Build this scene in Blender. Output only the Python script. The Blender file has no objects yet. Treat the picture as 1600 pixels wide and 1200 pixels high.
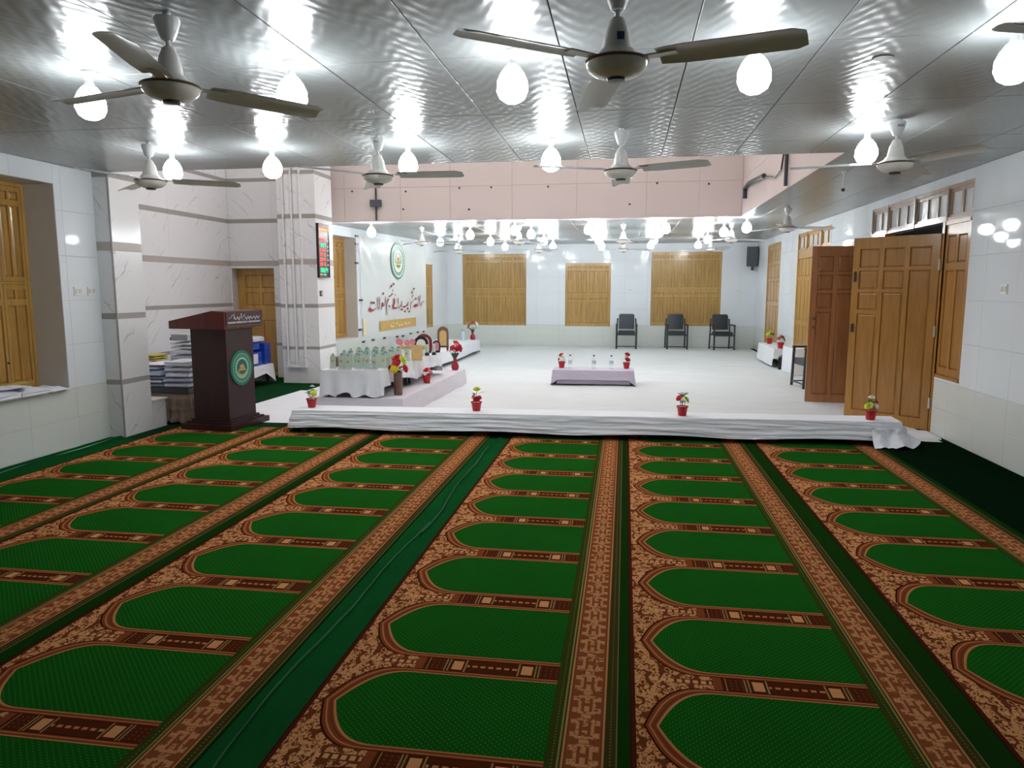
import bpy, bmesh, math, random
from math import sin, cos, pi, radians, hypot, atan2
from mathutils import Matrix, Vector, noise
random.seed(7)
S = bpy.context.scene
COL = S.collection

# ---------------------------------------------------------------- camera, world, light, exposure
S.view_settings.view_transform = 'Standard'
S.view_settings.look = 'None'
S.view_settings.gamma = 1.0
S.view_settings.use_curve_mapping = False
S.view_settings.exposure = 0.28
cam_d = bpy.data.cameras.new('camera')
cam = bpy.data.objects.new('camera', cam_d)
COL.objects.link(cam)
cam_d.sensor_fit = 'HORIZONTAL'
cam_d.sensor_width = 36.0
cam_d.lens = 36.0 * 1130.8 / 1600.0
cam_d.clip_start = 0.05
cam.location = (0, 0, 1.6)
cam.rotation_euler = (pi / 2 - 0.1317, 0, 0.1536)
S.camera = cam
W = bpy.data.worlds.new('world')
S.world = W
W.use_nodes = True
W.node_tree.nodes['Background'].inputs[0].default_value = (0.75, 0.8, 0.9, 1)
W.node_tree.nodes['Background'].inputs[1].default_value = 0.12
LAMP_W = 38.0          # watts of every ceiling bulb
WELL_W = 170.0         # area lamp added under the well roof, standing for light from the floor above
ld = bpy.data.lights.new('light_well_area_lamp', 'AREA')
ld.shape = 'RECTANGLE'; ld.size = 8.0; ld.size_y = 4.6; ld.energy = WELL_W; ld.color = (1.0, 0.97, 0.96)
lo = bpy.data.objects.new('light_well_area_lamp', ld); COL.objects.link(lo)
lo.location = (-2.6, 9.9, 5.35)

# ---------------------------------------------------------------- helpers
def lin(c):
    return tuple(((x / 255.0) / 12.92 if x / 255.0 <= 0.04045 else ((x / 255.0 + 0.055) / 1.055) ** 2.4) for x in c)

class MB:
    def __init__(s):
        s.v = []; s.f = []
    def add(s, vs, fs):
        o = len(s.v); s.v += [tuple(p) for p in vs]; s.f += [tuple(i + o for i in f) for f in fs]; return s
    def box(s, x0, x1, y0, y1, z0, z1, M=None):
        vs = [Vector((x, y, z)) for z in (z0, z1) for y in (y0, y1) for x in (x0, x1)]
        if M is not None: vs = [M @ p for p in vs]
        return s.add(vs, [(0, 2, 3, 1), (4, 5, 7, 6), (0, 1, 5, 4), (2, 6, 7, 3), (0, 4, 6, 2), (1, 3, 7, 5)])
    def bar(s, p, q, w, h=None, up=(0, 0, 1)):
        p = Vector(p); q = Vector(q); h = w if h is None else h
        d = (q - p).normalized(); u = Vector(up)
        if abs(d.dot(u)) > 0.98: u = Vector((1, 0, 0))
        a = d.cross(u).normalized() * w / 2; b = a.cross(d).normalized() * h / 2
        vs = [r + i * a + j * b for r in (p, q) for i, j in ((-1, -1), (1, -1), (1, 1), (-1, 1))]
        return s.add(vs, [(0, 3, 2, 1), (4, 5, 6, 7), (0, 1, 5, 4), (1, 2, 6, 5), (2, 3, 7, 6), (3, 0, 4, 7)])
    def tube(s, pts, r, n=8, cap=True):
        pts = [Vector(p) for p in pts]; m = len(pts)
        rs = r if isinstance(r, (list, tuple)) else [r] * m
        prev = None; vs = []
        for i, p in enumerate(pts):
            d = (pts[min(i + 1, m - 1)] - pts[max(i - 1, 0)]).normalized()
            if prev is None:
                u = Vector((0, 0, 1)) if abs(d.z) < 0.95 else Vector((1, 0, 0))
            else: u = prev
            a = d.cross(u)
            if a.length < 1e-6: a = d.cross(Vector((0, 1, 0)))
            a.normalize(); b = a.cross(d).normalized(); prev = b
            vs += [p + rs[i] * (cos(2 * pi * k / n) * a + sin(2 * pi * k / n) * b) for k in range(n)]
        fs = [(i * n + k, i * n + (k + 1) % n, (i + 1) * n + (k + 1) % n, (i + 1) * n + k) for i in range(m - 1) for k in range(n)]
        if cap: fs += [tuple(range(n))[::-1], tuple((m - 1) * n + k for k in range(n))]
        return s.add(vs, fs)
    def lathe(s, prof, n=16, c=(0, 0, 0), M=None, cap=True):
        vs = []
        for r, z in prof:
            for k in range(n):
                p = Vector((c[0] + r * cos(2 * pi * k / n), c[1] + r * sin(2 * pi * k / n), c[2] + z))
                vs.append(M @ p if M is not None else p)
        m = len(prof)
        fs = [(i * n + k, i * n + (k + 1) % n, (i + 1) * n + (k + 1) % n, (i + 1) * n + k) for i in range(m - 1) for k in range(n)]
        if cap: fs += [tuple(range(n))[::-1], tuple((m - 1) * n + k for k in range(n))]
        return s.add(vs, fs)
    def prism(s, poly, h, M=None):
        n = len(poly)
        vs = [Vector((p[0], p[1], 0)) for p in poly] + [Vector((p[0], p[1], h)) for p in poly]
        if M is not None: vs = [M @ p for p in vs]
        return s.add(vs, [tuple(range(n))[::-1], tuple(range(n, 2 * n))] + [(i, (i + 1) % n, n + (i + 1) % n, n + i) for i in range(n)])
    def grid(s, fn, nu, nv):
        vs = [fn(i / nu, j / nv) for j in range(nv + 1) for i in range(nu + 1)]
        return s.add(vs, [(j * (nu + 1) + i, j * (nu + 1) + i + 1, (j + 1) * (nu + 1) + i + 1, (j + 1) * (nu + 1) + i) for j in range(nv) for i in range(nu)])
    def ball(s, c, r, nu=8, nv=5, sc=(1, 1, 1), M=None):
        prof = [(r * sin(pi * (j + 0.02) / (nv + 0.04)), -r * cos(pi * (j + 0.02) / (nv + 0.04))) for j in range(nv + 1)]
        MM = Matrix.Translation(c) @ (M or Matrix()) @ Matrix.Diagonal((sc[0], sc[1], sc[2], 1))
        return s.lathe(prof, nu, M=MM)
    def mesh(s, name, mat, smooth=False, ang=0.7):
        me = bpy.data.meshes.new(name)
        me.from_pydata(s.v, [], s.f)
        if mat: me.materials.append(mat)
        if smooth:
            me.polygons.foreach_set('use_smooth', [True] * len(me.polygons))
            me.set_sharp_from_angle(angle=ang)
        me.update()
        return me
    def build(s, name, mat, parent=None, smooth=False, ang=0.7, M=None):
        o = bpy.data.objects.new(name, s.mesh(name, mat, smooth, ang))
        COL.objects.link(o)
        if parent is not None: o.parent = parent
        if M is not None: o.matrix_local = M
        return o

def link_mesh(name, me, parent=None, M=None):
    o = bpy.data.objects.new(name, me); COL.objects.link(o)
    if parent is not None: o.parent = parent
    if M is not None: o.matrix_local = M
    return o
def tag(o, label=None, cat=None, group=None, kind=None):
    if label: o['label'] = label
    if cat: o['category'] = cat
    if group: o['group'] = group
    if kind: o['kind'] = kind
    return o
def thing(name, label, cat, loc=(0, 0, 0), rz=0.0, group=None, kind=None):
    o = bpy.data.objects.new(name, None); COL.objects.link(o)
    o.empty_display_size = 0.1
    o.location = loc; o.rotation_euler = (0, 0, rz)
    return tag(o, label, cat, group, kind)
def dup(src, loc=None, rz=None, label=None, parent=None):
    c = src.copy(); COL.objects.link(c)
    if parent is not None: c.parent = parent
    if loc is not None: c.location = loc
    if rz is not None: c.rotation_euler = (0, 0, rz)
    if label: c['label'] = label
    for ch in list(src.children): dup(ch, parent=c)
    return c
ORD = ['first', 'second', 'third', 'fourth', 'fifth', 'sixth', 'seventh', 'eighth', 'ninth', 'tenth', 'eleventh', 'twelfth']
def basis(o, u, v):
    u = Vector(u).normalized(); v = Vector(v).normalized(); n = u.cross(v)
    M = Matrix((u, v, n)).transposed().to_4x4(); M.translation = Vector(o); return M

# ---------------------------------------------------------------- node materials
class E:
    """a float socket with arithmetic"""
    def __init__(s, nt, k): s.nt = nt; s.k = k
    def op(s, o, b=None, c=None, rev=False):
        n = s.nt.nodes.new('ShaderNodeMath'); n.operation = o
        a = [s, b, c]
        if rev: a = [b, s, c]
        for i, x in enumerate(a):
            if x is None: continue
            if isinstance(x, E): s.nt.links.new(x.k, n.inputs[i])
            else: n.inputs[i].default_value = x
        return E(s.nt, n.outputs[0])
    def __add__(s, b): return s.op('ADD', b)
    __radd__ = __add__
    def __sub__(s, b): return s.op('SUBTRACT', b)
    def __rsub__(s, b): return s.op('SUBTRACT', b, rev=True)
    def __mul__(s, b): return s.op('MULTIPLY', b)
    __rmul__ = __mul__
    def __truediv__(s, b): return s.op('DIVIDE', b)
    def __lt__(s, b): return s.op('LESS_THAN', b)
    def __gt__(s, b): return s.op('GREATER_THAN', b)
    def fract(s): return s.op('FRACT')
    def abs(s): return s.op('ABSOLUTE')
    def sin(s): return s.op('SINE')
    def clamp(s):
        return s.op('MAXIMUM', 0.0).op('MINIMUM', 1.0)
    def pow(s, p): return s.op('POWER', p)
    def within(s, a, b): return (s > a) * (s < b)
class NT:
    def __init__(s, name, **kw):
        s.m = bpy.data.materials.new(name); s.m.use_nodes = True
        s.nt = s.m.node_tree; s.b = s.nt.nodes['Principled BSDF']
        for k, v in kw.items(): s.set(k, v)
    def set(s, k, v):
        names = {'color': 'Base Color', 'rough': 'Roughness', 'metal': 'Metallic', 'spec': 'Specular IOR Level', 'ior': 'IOR', 'trans': 'Transmission Weight',
                 'alpha': 'Alpha', 'emit': 'Emission Color', 'estr': 'Emission Strength', 'coat': 'Coat Weight', 'coatr': 'Coat Roughness', 'sheen': 'Sheen Weight', 'normal': 'Normal'}
        i = s.b.inputs[names[k]]
        if isinstance(v, E): s.nt.links.new(v.k, i)
        elif isinstance(v, bpy.types.NodeSocket): s.nt.links.new(v, i)
        elif isinstance(v, (tuple, list)): i.default_value = tuple(v[:3]) + (1.0,)
        else: i.default_value = v
    def coord(s, kind='Object'):
        return s.nt.nodes.new('ShaderNodeTexCoord').outputs[kind]
    def geo(s): return s.nt.nodes.new('ShaderNodeNewGeometry').outputs['Position']
    def xyz(s, c):
        n = s.nt.nodes.new('ShaderNodeSeparateXYZ'); s.nt.links.new(c, n.inputs[0]); return [E(s.nt, o) for o in n.outputs]
    def vec(s, x, y, z):
        n = s.nt.nodes.new('ShaderNodeCombineXYZ')
        for i, q in enumerate((x, y, z)):
            if isinstance(q, E): s.nt.links.new(q.k, n.inputs[i])
            else: n.inputs[i].default_value = q
        return n.outputs[0]
    def mapping(s, c, sc=(1, 1, 1), rot=(0, 0, 0), loc=(0, 0, 0)):
        n = s.nt.nodes.new('ShaderNodeMapping'); s.nt.links.new(c, n.inputs[0])
        n.inputs['Scale'].default_value = sc; n.inputs['Rotation'].default_value = rot; n.inputs['Location'].default_value = loc
        return n.outputs[0]
    def noise(s, c, scale=5, detail=3, rough=0.5, dist=0.0):
        n = s.nt.nodes.new('ShaderNodeTexNoise'); s.nt.links.new(c, n.inputs['Vector'])
        n.inputs['Scale'].default_value = scale; n.inputs['Detail'].default_value = detail; n.inputs['Roughness'].default_value = rough; n.inputs['Distortion'].default_value = dist
        return E(s.nt, n.outputs[0])
    def voronoi(s, c, scale=5, feature='F1', out='Distance', rnd=1.0):
        n = s.nt.nodes.new('ShaderNodeTexVoronoi'); n.feature = feature; s.nt.links.new(c, n.inputs['Vector'])
        n.inputs['Scale'].default_value = scale; n.inputs['Randomness'].default_value = rnd
        return E(s.nt, n.outputs[out])
    def wave(s, c, scale=5, dist=0, detail=2, dscale=1, rough=0.5, profile='SIN', direction='X'):
        n = s.nt.nodes.new('ShaderNodeTexWave'); s.nt.links.new(c, n.inputs['Vector']); n.wave_profile = profile; n.bands_direction = direction
        n.inputs['Scale'].default_value = scale; n.inputs['Distortion'].default_value = dist; n.inputs['Detail'].default_value = detail
        n.inputs['Detail Scale'].default_value = dscale; n.inputs['Detail Roughness'].default_value = rough
        return E(s.nt, n.outputs['Fac'])
    def ramp(s, fac, stops):
        n = s.nt.nodes.new('ShaderNodeValToRGB'); s.nt.links.new(fac.k, n.inputs[0])
        r = n.color_ramp
        while len(r.elements) < len(stops): r.elements.new(0.5)
        for e, (p, c) in zip(r.elements, stops):
            e.position = p; e.color = tuple(c[:3]) + (1,)
        return n.outputs[0]
    def step01(s, fac, a, b):
        n = s.nt.nodes.new('ShaderNodeMapRange'); s.nt.links.new(fac.k, n.inputs[0])
        n.inputs[1].default_value = a; n.inputs[2].default_value = b; return E(s.nt, n.outputs[0])
    def mix(s, a, b, f):
        n = s.nt.nodes.new('ShaderNodeMix'); n.data_type = 'RGBA'
        for i, q in ((6, a), (7, b)):
            if isinstance(q, (tuple, list)): n.inputs[i].default_value = tuple(q[:3]) + (1,)
            else: s.nt.links.new(q, n.inputs[i])
        if isinstance(f, E): s.nt.links.new(f.k, n.inputs[0])
        else: n.inputs[0].default_value = f
        return n.outputs[2]
    def bump(s, h, strength=0.3, dist=0.01):
        n = s.nt.nodes.new('ShaderNodeBump'); s.nt.links.new(h.k, n.inputs['Height'])
        n.inputs['Strength'].default_value = strength; n.inputs['Distance'].default_value = dist
        s.nt.links.new(n.outputs[0], s.b.inputs['Normal'])

def plain(name, c, rough=0.5, var=0.06, scale=6.0, **kw):
    n = NT(name, rough=rough, **kw)
    f = n.noise(n.coord(), scale, 3)
    n.set('color', n.mix(tuple(x * (1 - var) for x in c), tuple(min(1, x * (1 + var)) for x in c), f))
    return n.m

def tile_mat(name, c, rough=0.04, var=0.03, bump=0.006):
    n = NT(name, rough=rough, spec=0.13)
    g = n.geo()
    f = n.noise(g, 1.3, 2)
    n.set('color', n.mix(tuple(x * (1 - var) for x in c), tuple(min(1, x * (1 + var)) for x in c), f))
    n.bump(n.noise(g, 3.0, 1), bump, 0.02)
    return n.m
M_tile = tile_mat('white_wall_tile', (0.77, 0.81, 0.84), 0.035)
M_wains = tile_mat('cream_wainscot_tile', (0.68, 0.71, 0.67), 0.08)
M_grout = plain('grout', (0.62, 0.62, 0.60), 0.9)
M_jamb = plain('recess_plaster', (0.60, 0.58, 0.55), 0.6)
M_pink = tile_mat('pink_marble_panel', (0.66, 0.575, 0.55), 0.25, 0.04)
M_stripe = tile_mat('grey_marble_strip', (0.36, 0.34, 0.32), 0.2, 0.06)
M_stripe2 = tile_mat('taupe_marble_strip', (0.46, 0.41, 0.37), 0.2, 0.06)
def marble():
    n = NT('veined_white_marble', rough=0.14)
    g = n.mapping(n.geo(), (1, 1, 1), (0.2, 0.75, 0.75))
    w = n.wave(g, 1.5, 5.0, 3, 1.4, 0.6)
    w2 = n.wave(n.mapping(g, (1.3, 1.2, 1.1), (0.05, 0.1, 0.12)), 2.6, 6.0, 3, 1.6, 0.6)
    f = n.step01(w, 0.975, 1.0) + n.step01(w2, 0.98, 1.0) * 0.6
    patch = n.step01(n.noise(g, 2.4, 2), 0.50, 0.64)
    n.set('color', n.mix((0.78, 0.78, 0.785), (0.48, 0.48, 0.51), (f * patch * 0.8).clamp()))
    return n.m
M_marble = marble()
def ceiling_mat():
    n = NT('embossed_grey_ceiling_panel', rough=0.26, spec=0.42)
    g = n.geo()
    x, y, z = n.xyz(g)
    e = ((x * 62.0).sin() * (y * 47.0 + (x * 31.0).sin() * 1.2).sin())
    f = n.noise(g, 0.9, 3)
    n.set('color', n.mix((0.255, 0.278, 0.285), (0.325, 0.345, 0.345), f))
    n.bump(e * 0.5 + n.noise(g, 6.0, 1) * 0.2, 0.22, 0.010)
    return n.m
M_ceil = ceiling_mat()
M_slab = plain('dark_slab', (0.10, 0.10, 0.10), 0.9)
def wood(name, c, rough=0.28, dark=0.72, axis=2, coat=0.35):
    n = NT(name, rough=rough, coat=coat, coatr=0.12)
    sc = [9, 9, 9]; sc[axis] = 0.9
    g = n.mapping(n.geo(), tuple(sc))
    f = n.noise(g, 2.2, 5, 0.6, 0.8)
    n.set('color', n.ramp(f, [(0.3, tuple(x * dark for x in c)), (0.55, c), (0.8, tuple(min(1, x * 1.15) for x in c))]))
    n.bump(f, 0.05, 0.005)
    return n.m
M_wood = wood('golden_varnished_wood', (0.52, 0.29, 0.068))
M_wood2 = wood('golden_varnished_wood_panel', (0.48, 0.26, 0.058))
M_woodp = wood('glare_paled_wood', (0.52, 0.325, 0.108))  # window wood and its panels paled: glare at the far end put into the colour
M_woodq = wood('glare_paled_wood_panel', (0.48, 0.29, 0.092))
M_doorw = wood('amber_varnished_door', (0.40, 0.185, 0.030))
M_doorp = wood('amber_varnished_door_panel', (0.37, 0.165, 0.026))
M_doorr = wood('reddish_varnished_door', (0.42, 0.17, 0.06))
M_doorrp = wood('reddish_varnished_door_panel', (0.38, 0.15, 0.05))
M_trans = wood('brown_transom_wood', (0.40, 0.28, 0.20), 0.15)
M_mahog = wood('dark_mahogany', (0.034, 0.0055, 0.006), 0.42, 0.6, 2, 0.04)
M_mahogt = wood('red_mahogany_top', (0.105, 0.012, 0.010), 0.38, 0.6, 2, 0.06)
def cloth_mat(name, c, rough=0.85, fold=0.0):
    n = NT(name, rough=rough, sheen=0.15)
    g = n.geo()
    f = n.noise(g, 2.0, 3)
    n.set('color', n.mix(tuple(x * 0.94 for x in c), tuple(min(1, x * 1.04) for x in c), f))
    n.bump(n.noise(n.mapping(g, (3, 8, 6)), 2.2, 4, 0.55), 0.35, 0.02 + fold)
    return n.m
M_cloth = cloth_mat('white_cotton_cloth', (0.76, 0.78, 0.81))
M_sheet = cloth_mat('white_floor_sheet_cloth', (0.66, 0.69, 0.69))
M_bench = cloth_mat('crumpled_white_sheeting', (0.83, 0.86, 0.91))
M_lilac = cloth_mat('pale_lilac_cloth', (0.69, 0.65, 0.71))
M_lilac2 = cloth_mat('lilac_cloth', (0.54, 0.49, 0.60))
M_brown = cloth_mat('brown_sackcloth', (0.26, 0.185, 0.13))
M_black = plain('black_paint', (0.012, 0.013, 0.016), 0.4)
M_darkm = plain('dark_metal', (0.03, 0.035, 0.045), 0.35)
M_vinyl = plain('blue_black_vinyl', (0.022, 0.032, 0.042), 0.38)
M_fan = plain('cream_fan_enamel', (0.86, 0.84, 0.79), 0.22)
M_fanw = plain('white_fan_enamel', (0.80, 0.81, 0.81), 0.22)
M_blade = plain('pale_grey_blade', (0.78, 0.79, 0.80), 0.3)
M_copper = plain('copper_trim', (0.20, 0.13, 0.09), 0.35, metal=0.6)
M_whitepl = plain('white_plastic', (0.80, 0.80, 0.78), 0.35)
M_greyp = plain('grey_plastic', (0.35, 0.37, 0.40), 0.5)
M_red = plain('red_plastic_pot', (0.48, 0.012, 0.018), 0.35)
M_crim = plain('crimson_glazed_vase', (0.34, 0.010, 0.035), 0.2)
M_bronze = plain('bronze_brown_vase', (0.17, 0.085, 0.055), 0.28, 0.25, 9)
M_leaf = plain('green_leaf', (0.025, 0.13, 0.035), 0.5, 0.3, 20)
M_leafd = plain('dark_teal_leaf', (0.010, 0.085, 0.055), 0.5, 0.3, 20)
M_fred = plain('red_petal', (0.55, 0.012, 0.022), 0.6, 0.2, 30)
M_fpink = plain('pink_petal', (0.75, 0.28, 0.33), 0.6, 0.15, 30)
M_fyel = plain('yellow_petal', (0.80, 0.58, 0.02), 0.6, 0.15, 30)
M_flime = plain('lime_petal', (0.58, 0.68, 0.04), 0.6, 0.15, 30)
M_fwhite = plain('white_petal', (0.85, 0.86, 0.82), 0.6, 0.05, 30)
M_forange = plain('burnt_orange_petal', (0.42, 0.09, 0.03), 0.6, 0.2, 30)
M_soil = plain('dark_foam', (0.03, 0.02, 0.018), 0.9)
M_paper = plain('white_paper', (0.76, 0.78, 0.86), 0.75, 0.05)
M_paper2 = plain('bluish_paper', (0.45, 0.52, 0.68), 0.75, 0.10)
M_yellow = plain('yellow_folder', (0.50, 0.42, 0.10), 0.6, 0.2)
M_blue = plain('blue_plastic_wrap', (0.012, 0.06, 0.42), 0.22, 0.25, 8)
M_blue2 = plain('teal_plastic_wrap', (0.03, 0.20, 0.36), 0.25, 0.2, 8)
M_wrap = plain('clear_white_wrap', (0.62, 0.68, 0.76), 0.2, 0.15, 10)
M_emG = plain('emblem_green', (0.010, 0.17, 0.10), 0.35, 0.1)
M_emL = plain('emblem_mint', (0.35, 0.62, 0.50), 0.35, 0.05)
M_emD = plain('emblem_teal', (0.02, 0.12, 0.10), 0.35, 0.1)
M_gold = plain('gold_leaf', (0.56, 0.38, 0.13), 0.3, 0.2, 12)
M_goldp = plain('gold_band_print', (0.62, 0.40, 0.12), 0.35, 0.08)
M_txt = plain('maroon_print', (0.22, 0.045, 0.065), 0.4)
M_txtr = plain('red_print', (0.45, 0.03, 0.045), 0.4)
M_cream = plain('cream_print', (0.85, 0.76, 0.48), 0.4)
M_silver = plain('silver_lettering', (0.62, 0.60, 0.62), 0.35)
M_felt = NT('green_felt')
def felt(name, c, var=0.35):
    n = NT(name, rough=1.0, spec=0.0)
    g = n.geo(); f = n.noise(g, 2.5, 4) * 0.6 + n.noise(g, 120, 2) * 0.4
    n.set('color', n.mix(tuple(x * (1 - var) for x in c), tuple(x * (1 + var) for x in c), f)); n.bump(n.noise(g, 160, 2), 0.4, 0.01)
    return n.m
M_felt = felt('dark_green_felt', (0.008, 0.040, 0.015))
M_feltD = felt('blackish_green_felt', (0.003, 0.012, 0.0045))
M_feltL = felt('green_felt_strip', (0.007, 0.068, 0.016))
def glass(name, c, rough=0.05, ior=1.45):
    n = NT(name, color=c, rough=rough, trans=1.0, ior=ior)
    return n.m
M_pet = glass('clear_bottle_plastic', (0.92, 0.96, 0.97), 0.05, 1.12)
M_crys = NT('pale_green_crystal', color=(0.66, 0.80, 0.72), rough=0.08, trans=0.25, ior=1.4).m
M_crest = plain('sage_leaf_crest', (0.20, 0.33, 0.24), 0.25, 0.3, 20)
M_pane = NT('reflection_whitened_glass', color=(0.84, 0.86, 0.88), rough=0.08, trans=0.1, ior=1.5).m  # base colour whitened to paint in the reflection on the transom glass
def emit(name, c, s):
    n = NT(name, color=(0, 0, 0), emit=c, estr=s); return n.m
M_bulb = emit('lit_bulb', (0.93, 0.97, 1.0), 22.0)
M_bulb.cycles.emission_sampling = 'NONE'
M_ledr = emit('red_led', (1.0, 0.10, 0.07), 1.5)
M_ledo = emit('orange_led', (1.0, 0.32, 0.10), 1.4)
M_ledg = emit('green_led', (0.05, 1.0, 0.42), 1.3)
M_ledw = emit('white_led_caption', (0.75, 0.62, 0.55), 0.8)
def vinyl_banner():
    n = NT('white_vinyl_banner', rough=0.22)
    g = n.geo(); f = n.noise(g, 1.2, 3)
    n.set('color', n.mix((0.73, 0.77, 0.76), (0.80, 0.83, 0.82), f)); return n.m
M_banner = vinyl_banner()

# ---------------------------------------------------------------- prayer carpet weave (flat woven print)
def carpet_mat(seed):
    n = NT('prayer_carpet_weave', rough=1.0, spec=0.0)
    c = n.coord()
    u, v, _ = n.xyz(c)
    P = 0.656; H = 0.246; U0 = 0.105; L = 0.255
    fr = (v / P).fract()
    a = (fr - 0.5).abs() * P                       # distance from the niche axis, P/2 on the bar axis
    def inside(du, dv):
        t = ((u - (U0 - du)) / L).clamp()
        h = (1.0 - (1.0 - t).pow(2.8)) * H + (t * 5.0).clamp() * dv
        return (a < h) * (u > (U0 - du))
    tan = (0.48, 0.205, 0.075); peach = (0.62, 0.285, 0.115); red = (0.23, 0.055, 0.020); brown = (0.15, 0.040, 0.014); dk = (0.050, 0.010, 0.004)
    green = (0.0090, 0.092, 0.0085)
    # spandrel scrollwork
    nz = n.noise(n.mapping(c, (1.4, 1.0, 1)), 33.0, 2, 0.5, 2.0)
    vz = n.voronoi(n.mapping(c, (1.2, 1.0, 1)), 24.0, 'F1')
    scr = (nz > 0.455) * (vz < 0.66)
    col = n.mix(brown, peach, scr)
    rin = (P / 2 - a)                                # 0 on the bar axis
    bead = ((u / 0.032).fract() < 0.62) * (rin < 0.012) * u.within(0.10, 0.33)
    col = n.mix(col, (0.15, 0.040, 0.014), (rin < 0.019) * u.within(0.17, 0.34))
    col = n.mix(col, (0.66, 0.33, 0.15), bead)
    col = n.mix(col, red, (u > 0.335))
    # bar between niches
    bar = (u > 0.37)
    bc = n.mix((0.085, 0.019, 0.007), tan, ((u / 0.034).fract() < 0.62) * (rin < 0.0075) * u.within(0.555, 0.77))
    sq = (u.within(0.492, 0.536) + u.within(0.788, 0.834)) * (rin < 0.034)
    bc = n.mix(bc, peach, sq)
    ln = u.within(0.460, 0.466) + u.within(0.474, 0.480) + u.within(0.545, 0.552) + u.within(0.772, 0.779) + u.within(0.844, 0.850) + u.within(0.858, 0.864) + u.within(0.385, 0.389)
    bc = n.mix(bc, (0.30, 0.20, 0.08), ln)
    dots = (((u / 0.022).fract() - 0.5).abs() < 0.16) * (((rin / 0.021).fract() - 0.5).abs() < 0.18) * (u.within(0.39, 0.456) + u.within(0.868, 0.945))
    bc = n.mix(bc, (0.16, 0.055, 0.03), dots)
    col = n.mix(col, bc, bar * u.within(0.30, 0.947))
    # rings round the field
    for du, dv, cc in ((0.056, 0.034, dk), (0.048, 0.030, red), (0.037, 0.0235, tan), (0.032, 0.0195, red), (0.022, 0.0125, brown), (0.016, 0.0095, red), (0.009, 0.0065, tan)):
        col = n.mix(col, cc, inside(du, dv))
    # field with its small woven dots
    w1 = ((u + v) / 0.0260).fract() - 0.5; w2 = ((u - v) / 0.0260).fract() - 0.5
    d = (w1 * w1 + w2 * w2) < 0.030
    gz = n.noise(c, 3.0, 3)
    gcol = n.mix(tuple(x * 0.82 for x in green), tuple(x * 1.15 for x in green), gz)
    gcol = n.mix(gcol, (0.055, 0.19, 0.040), d * 0.8)
    col = n.mix(col, gcol, inside(0.0, 0.0))
    # lengthwise borders
    def band(lo, hi, cc, m=1.0):
        nonlocal col
        col = n.mix(col, cc, u.within(lo, hi) * m)
    band(-0.01, 0.006, dk); band(0.006, 0.022, (0.065, 0.016, 0.009))
    band(0.945, 1.0, (0.040, 0.050, 0.008))
    bd = (((v / 0.018).fract() - 0.5).abs() < 0.2)
    band(0.967, 0.973, (0.13, 0.13, 0.04), bd)
    band(0.986, 0.993, (0.26, 0.20, 0.07))
    band(1.0, 1.008, tan); band(1.008, 1.012, brown)
    xa = ((u - 1.0725) / 0.060).abs(); vp = (v / 0.155).fract(); vc = (vp - 0.5).abs()
    hh = (xa.within(0.16, 0.36) * (vc < 0.30) + (xa < 0.36) * (vc < 0.07)).clamp()
    lt = ((xa < 0.56) * (vc < 0.40) + (xa < 0.30) * (vc > 0.42) + xa.within(0.56, 0.90) * (((vp * 2.0).fract() - 0.5).abs() < 0.20)).clamp() * (n.noise(c, 75, 1) > 0.40)
    m1 = lt * (1.0 - hh)
    band(1.012, 1.133, n.mix((0.23, 0.066, 0.024), (0.52, 0.235, 0.095), m1))
    band(1.133, 1.137, brown); band(1.137, 1.145, tan)
    band(1.145, 1.185, (0.050, 0.040, 0.010))
    band(1.163, 1.169, (0.15, 0.13, 0.05), bd); band(1.185, 1.190, (0.17, 0.13, 0.06))
    band(1.190, 1.40, (0.009, 0.038, 0.005))
    pile = n.noise(c, 260, 2)
    n.set('color', n.mix(col, (0.0, 0.0, 0.0), (pile * 0.24).clamp()))
    n.bump(pile, 0.5, 0.004)
    return n.m
M_carpet = carpet_mat(0)

# ---------------------------------------------------------------- setting: floor
ZC = 2.79
fl = MB().box(-7.6, 4.6, -3.2, 20.4, -0.12, 0.0).build('floor', M_felt)
tag(fl, 'dark green felt covering the whole hall floor', 'floor', kind='structure')

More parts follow.
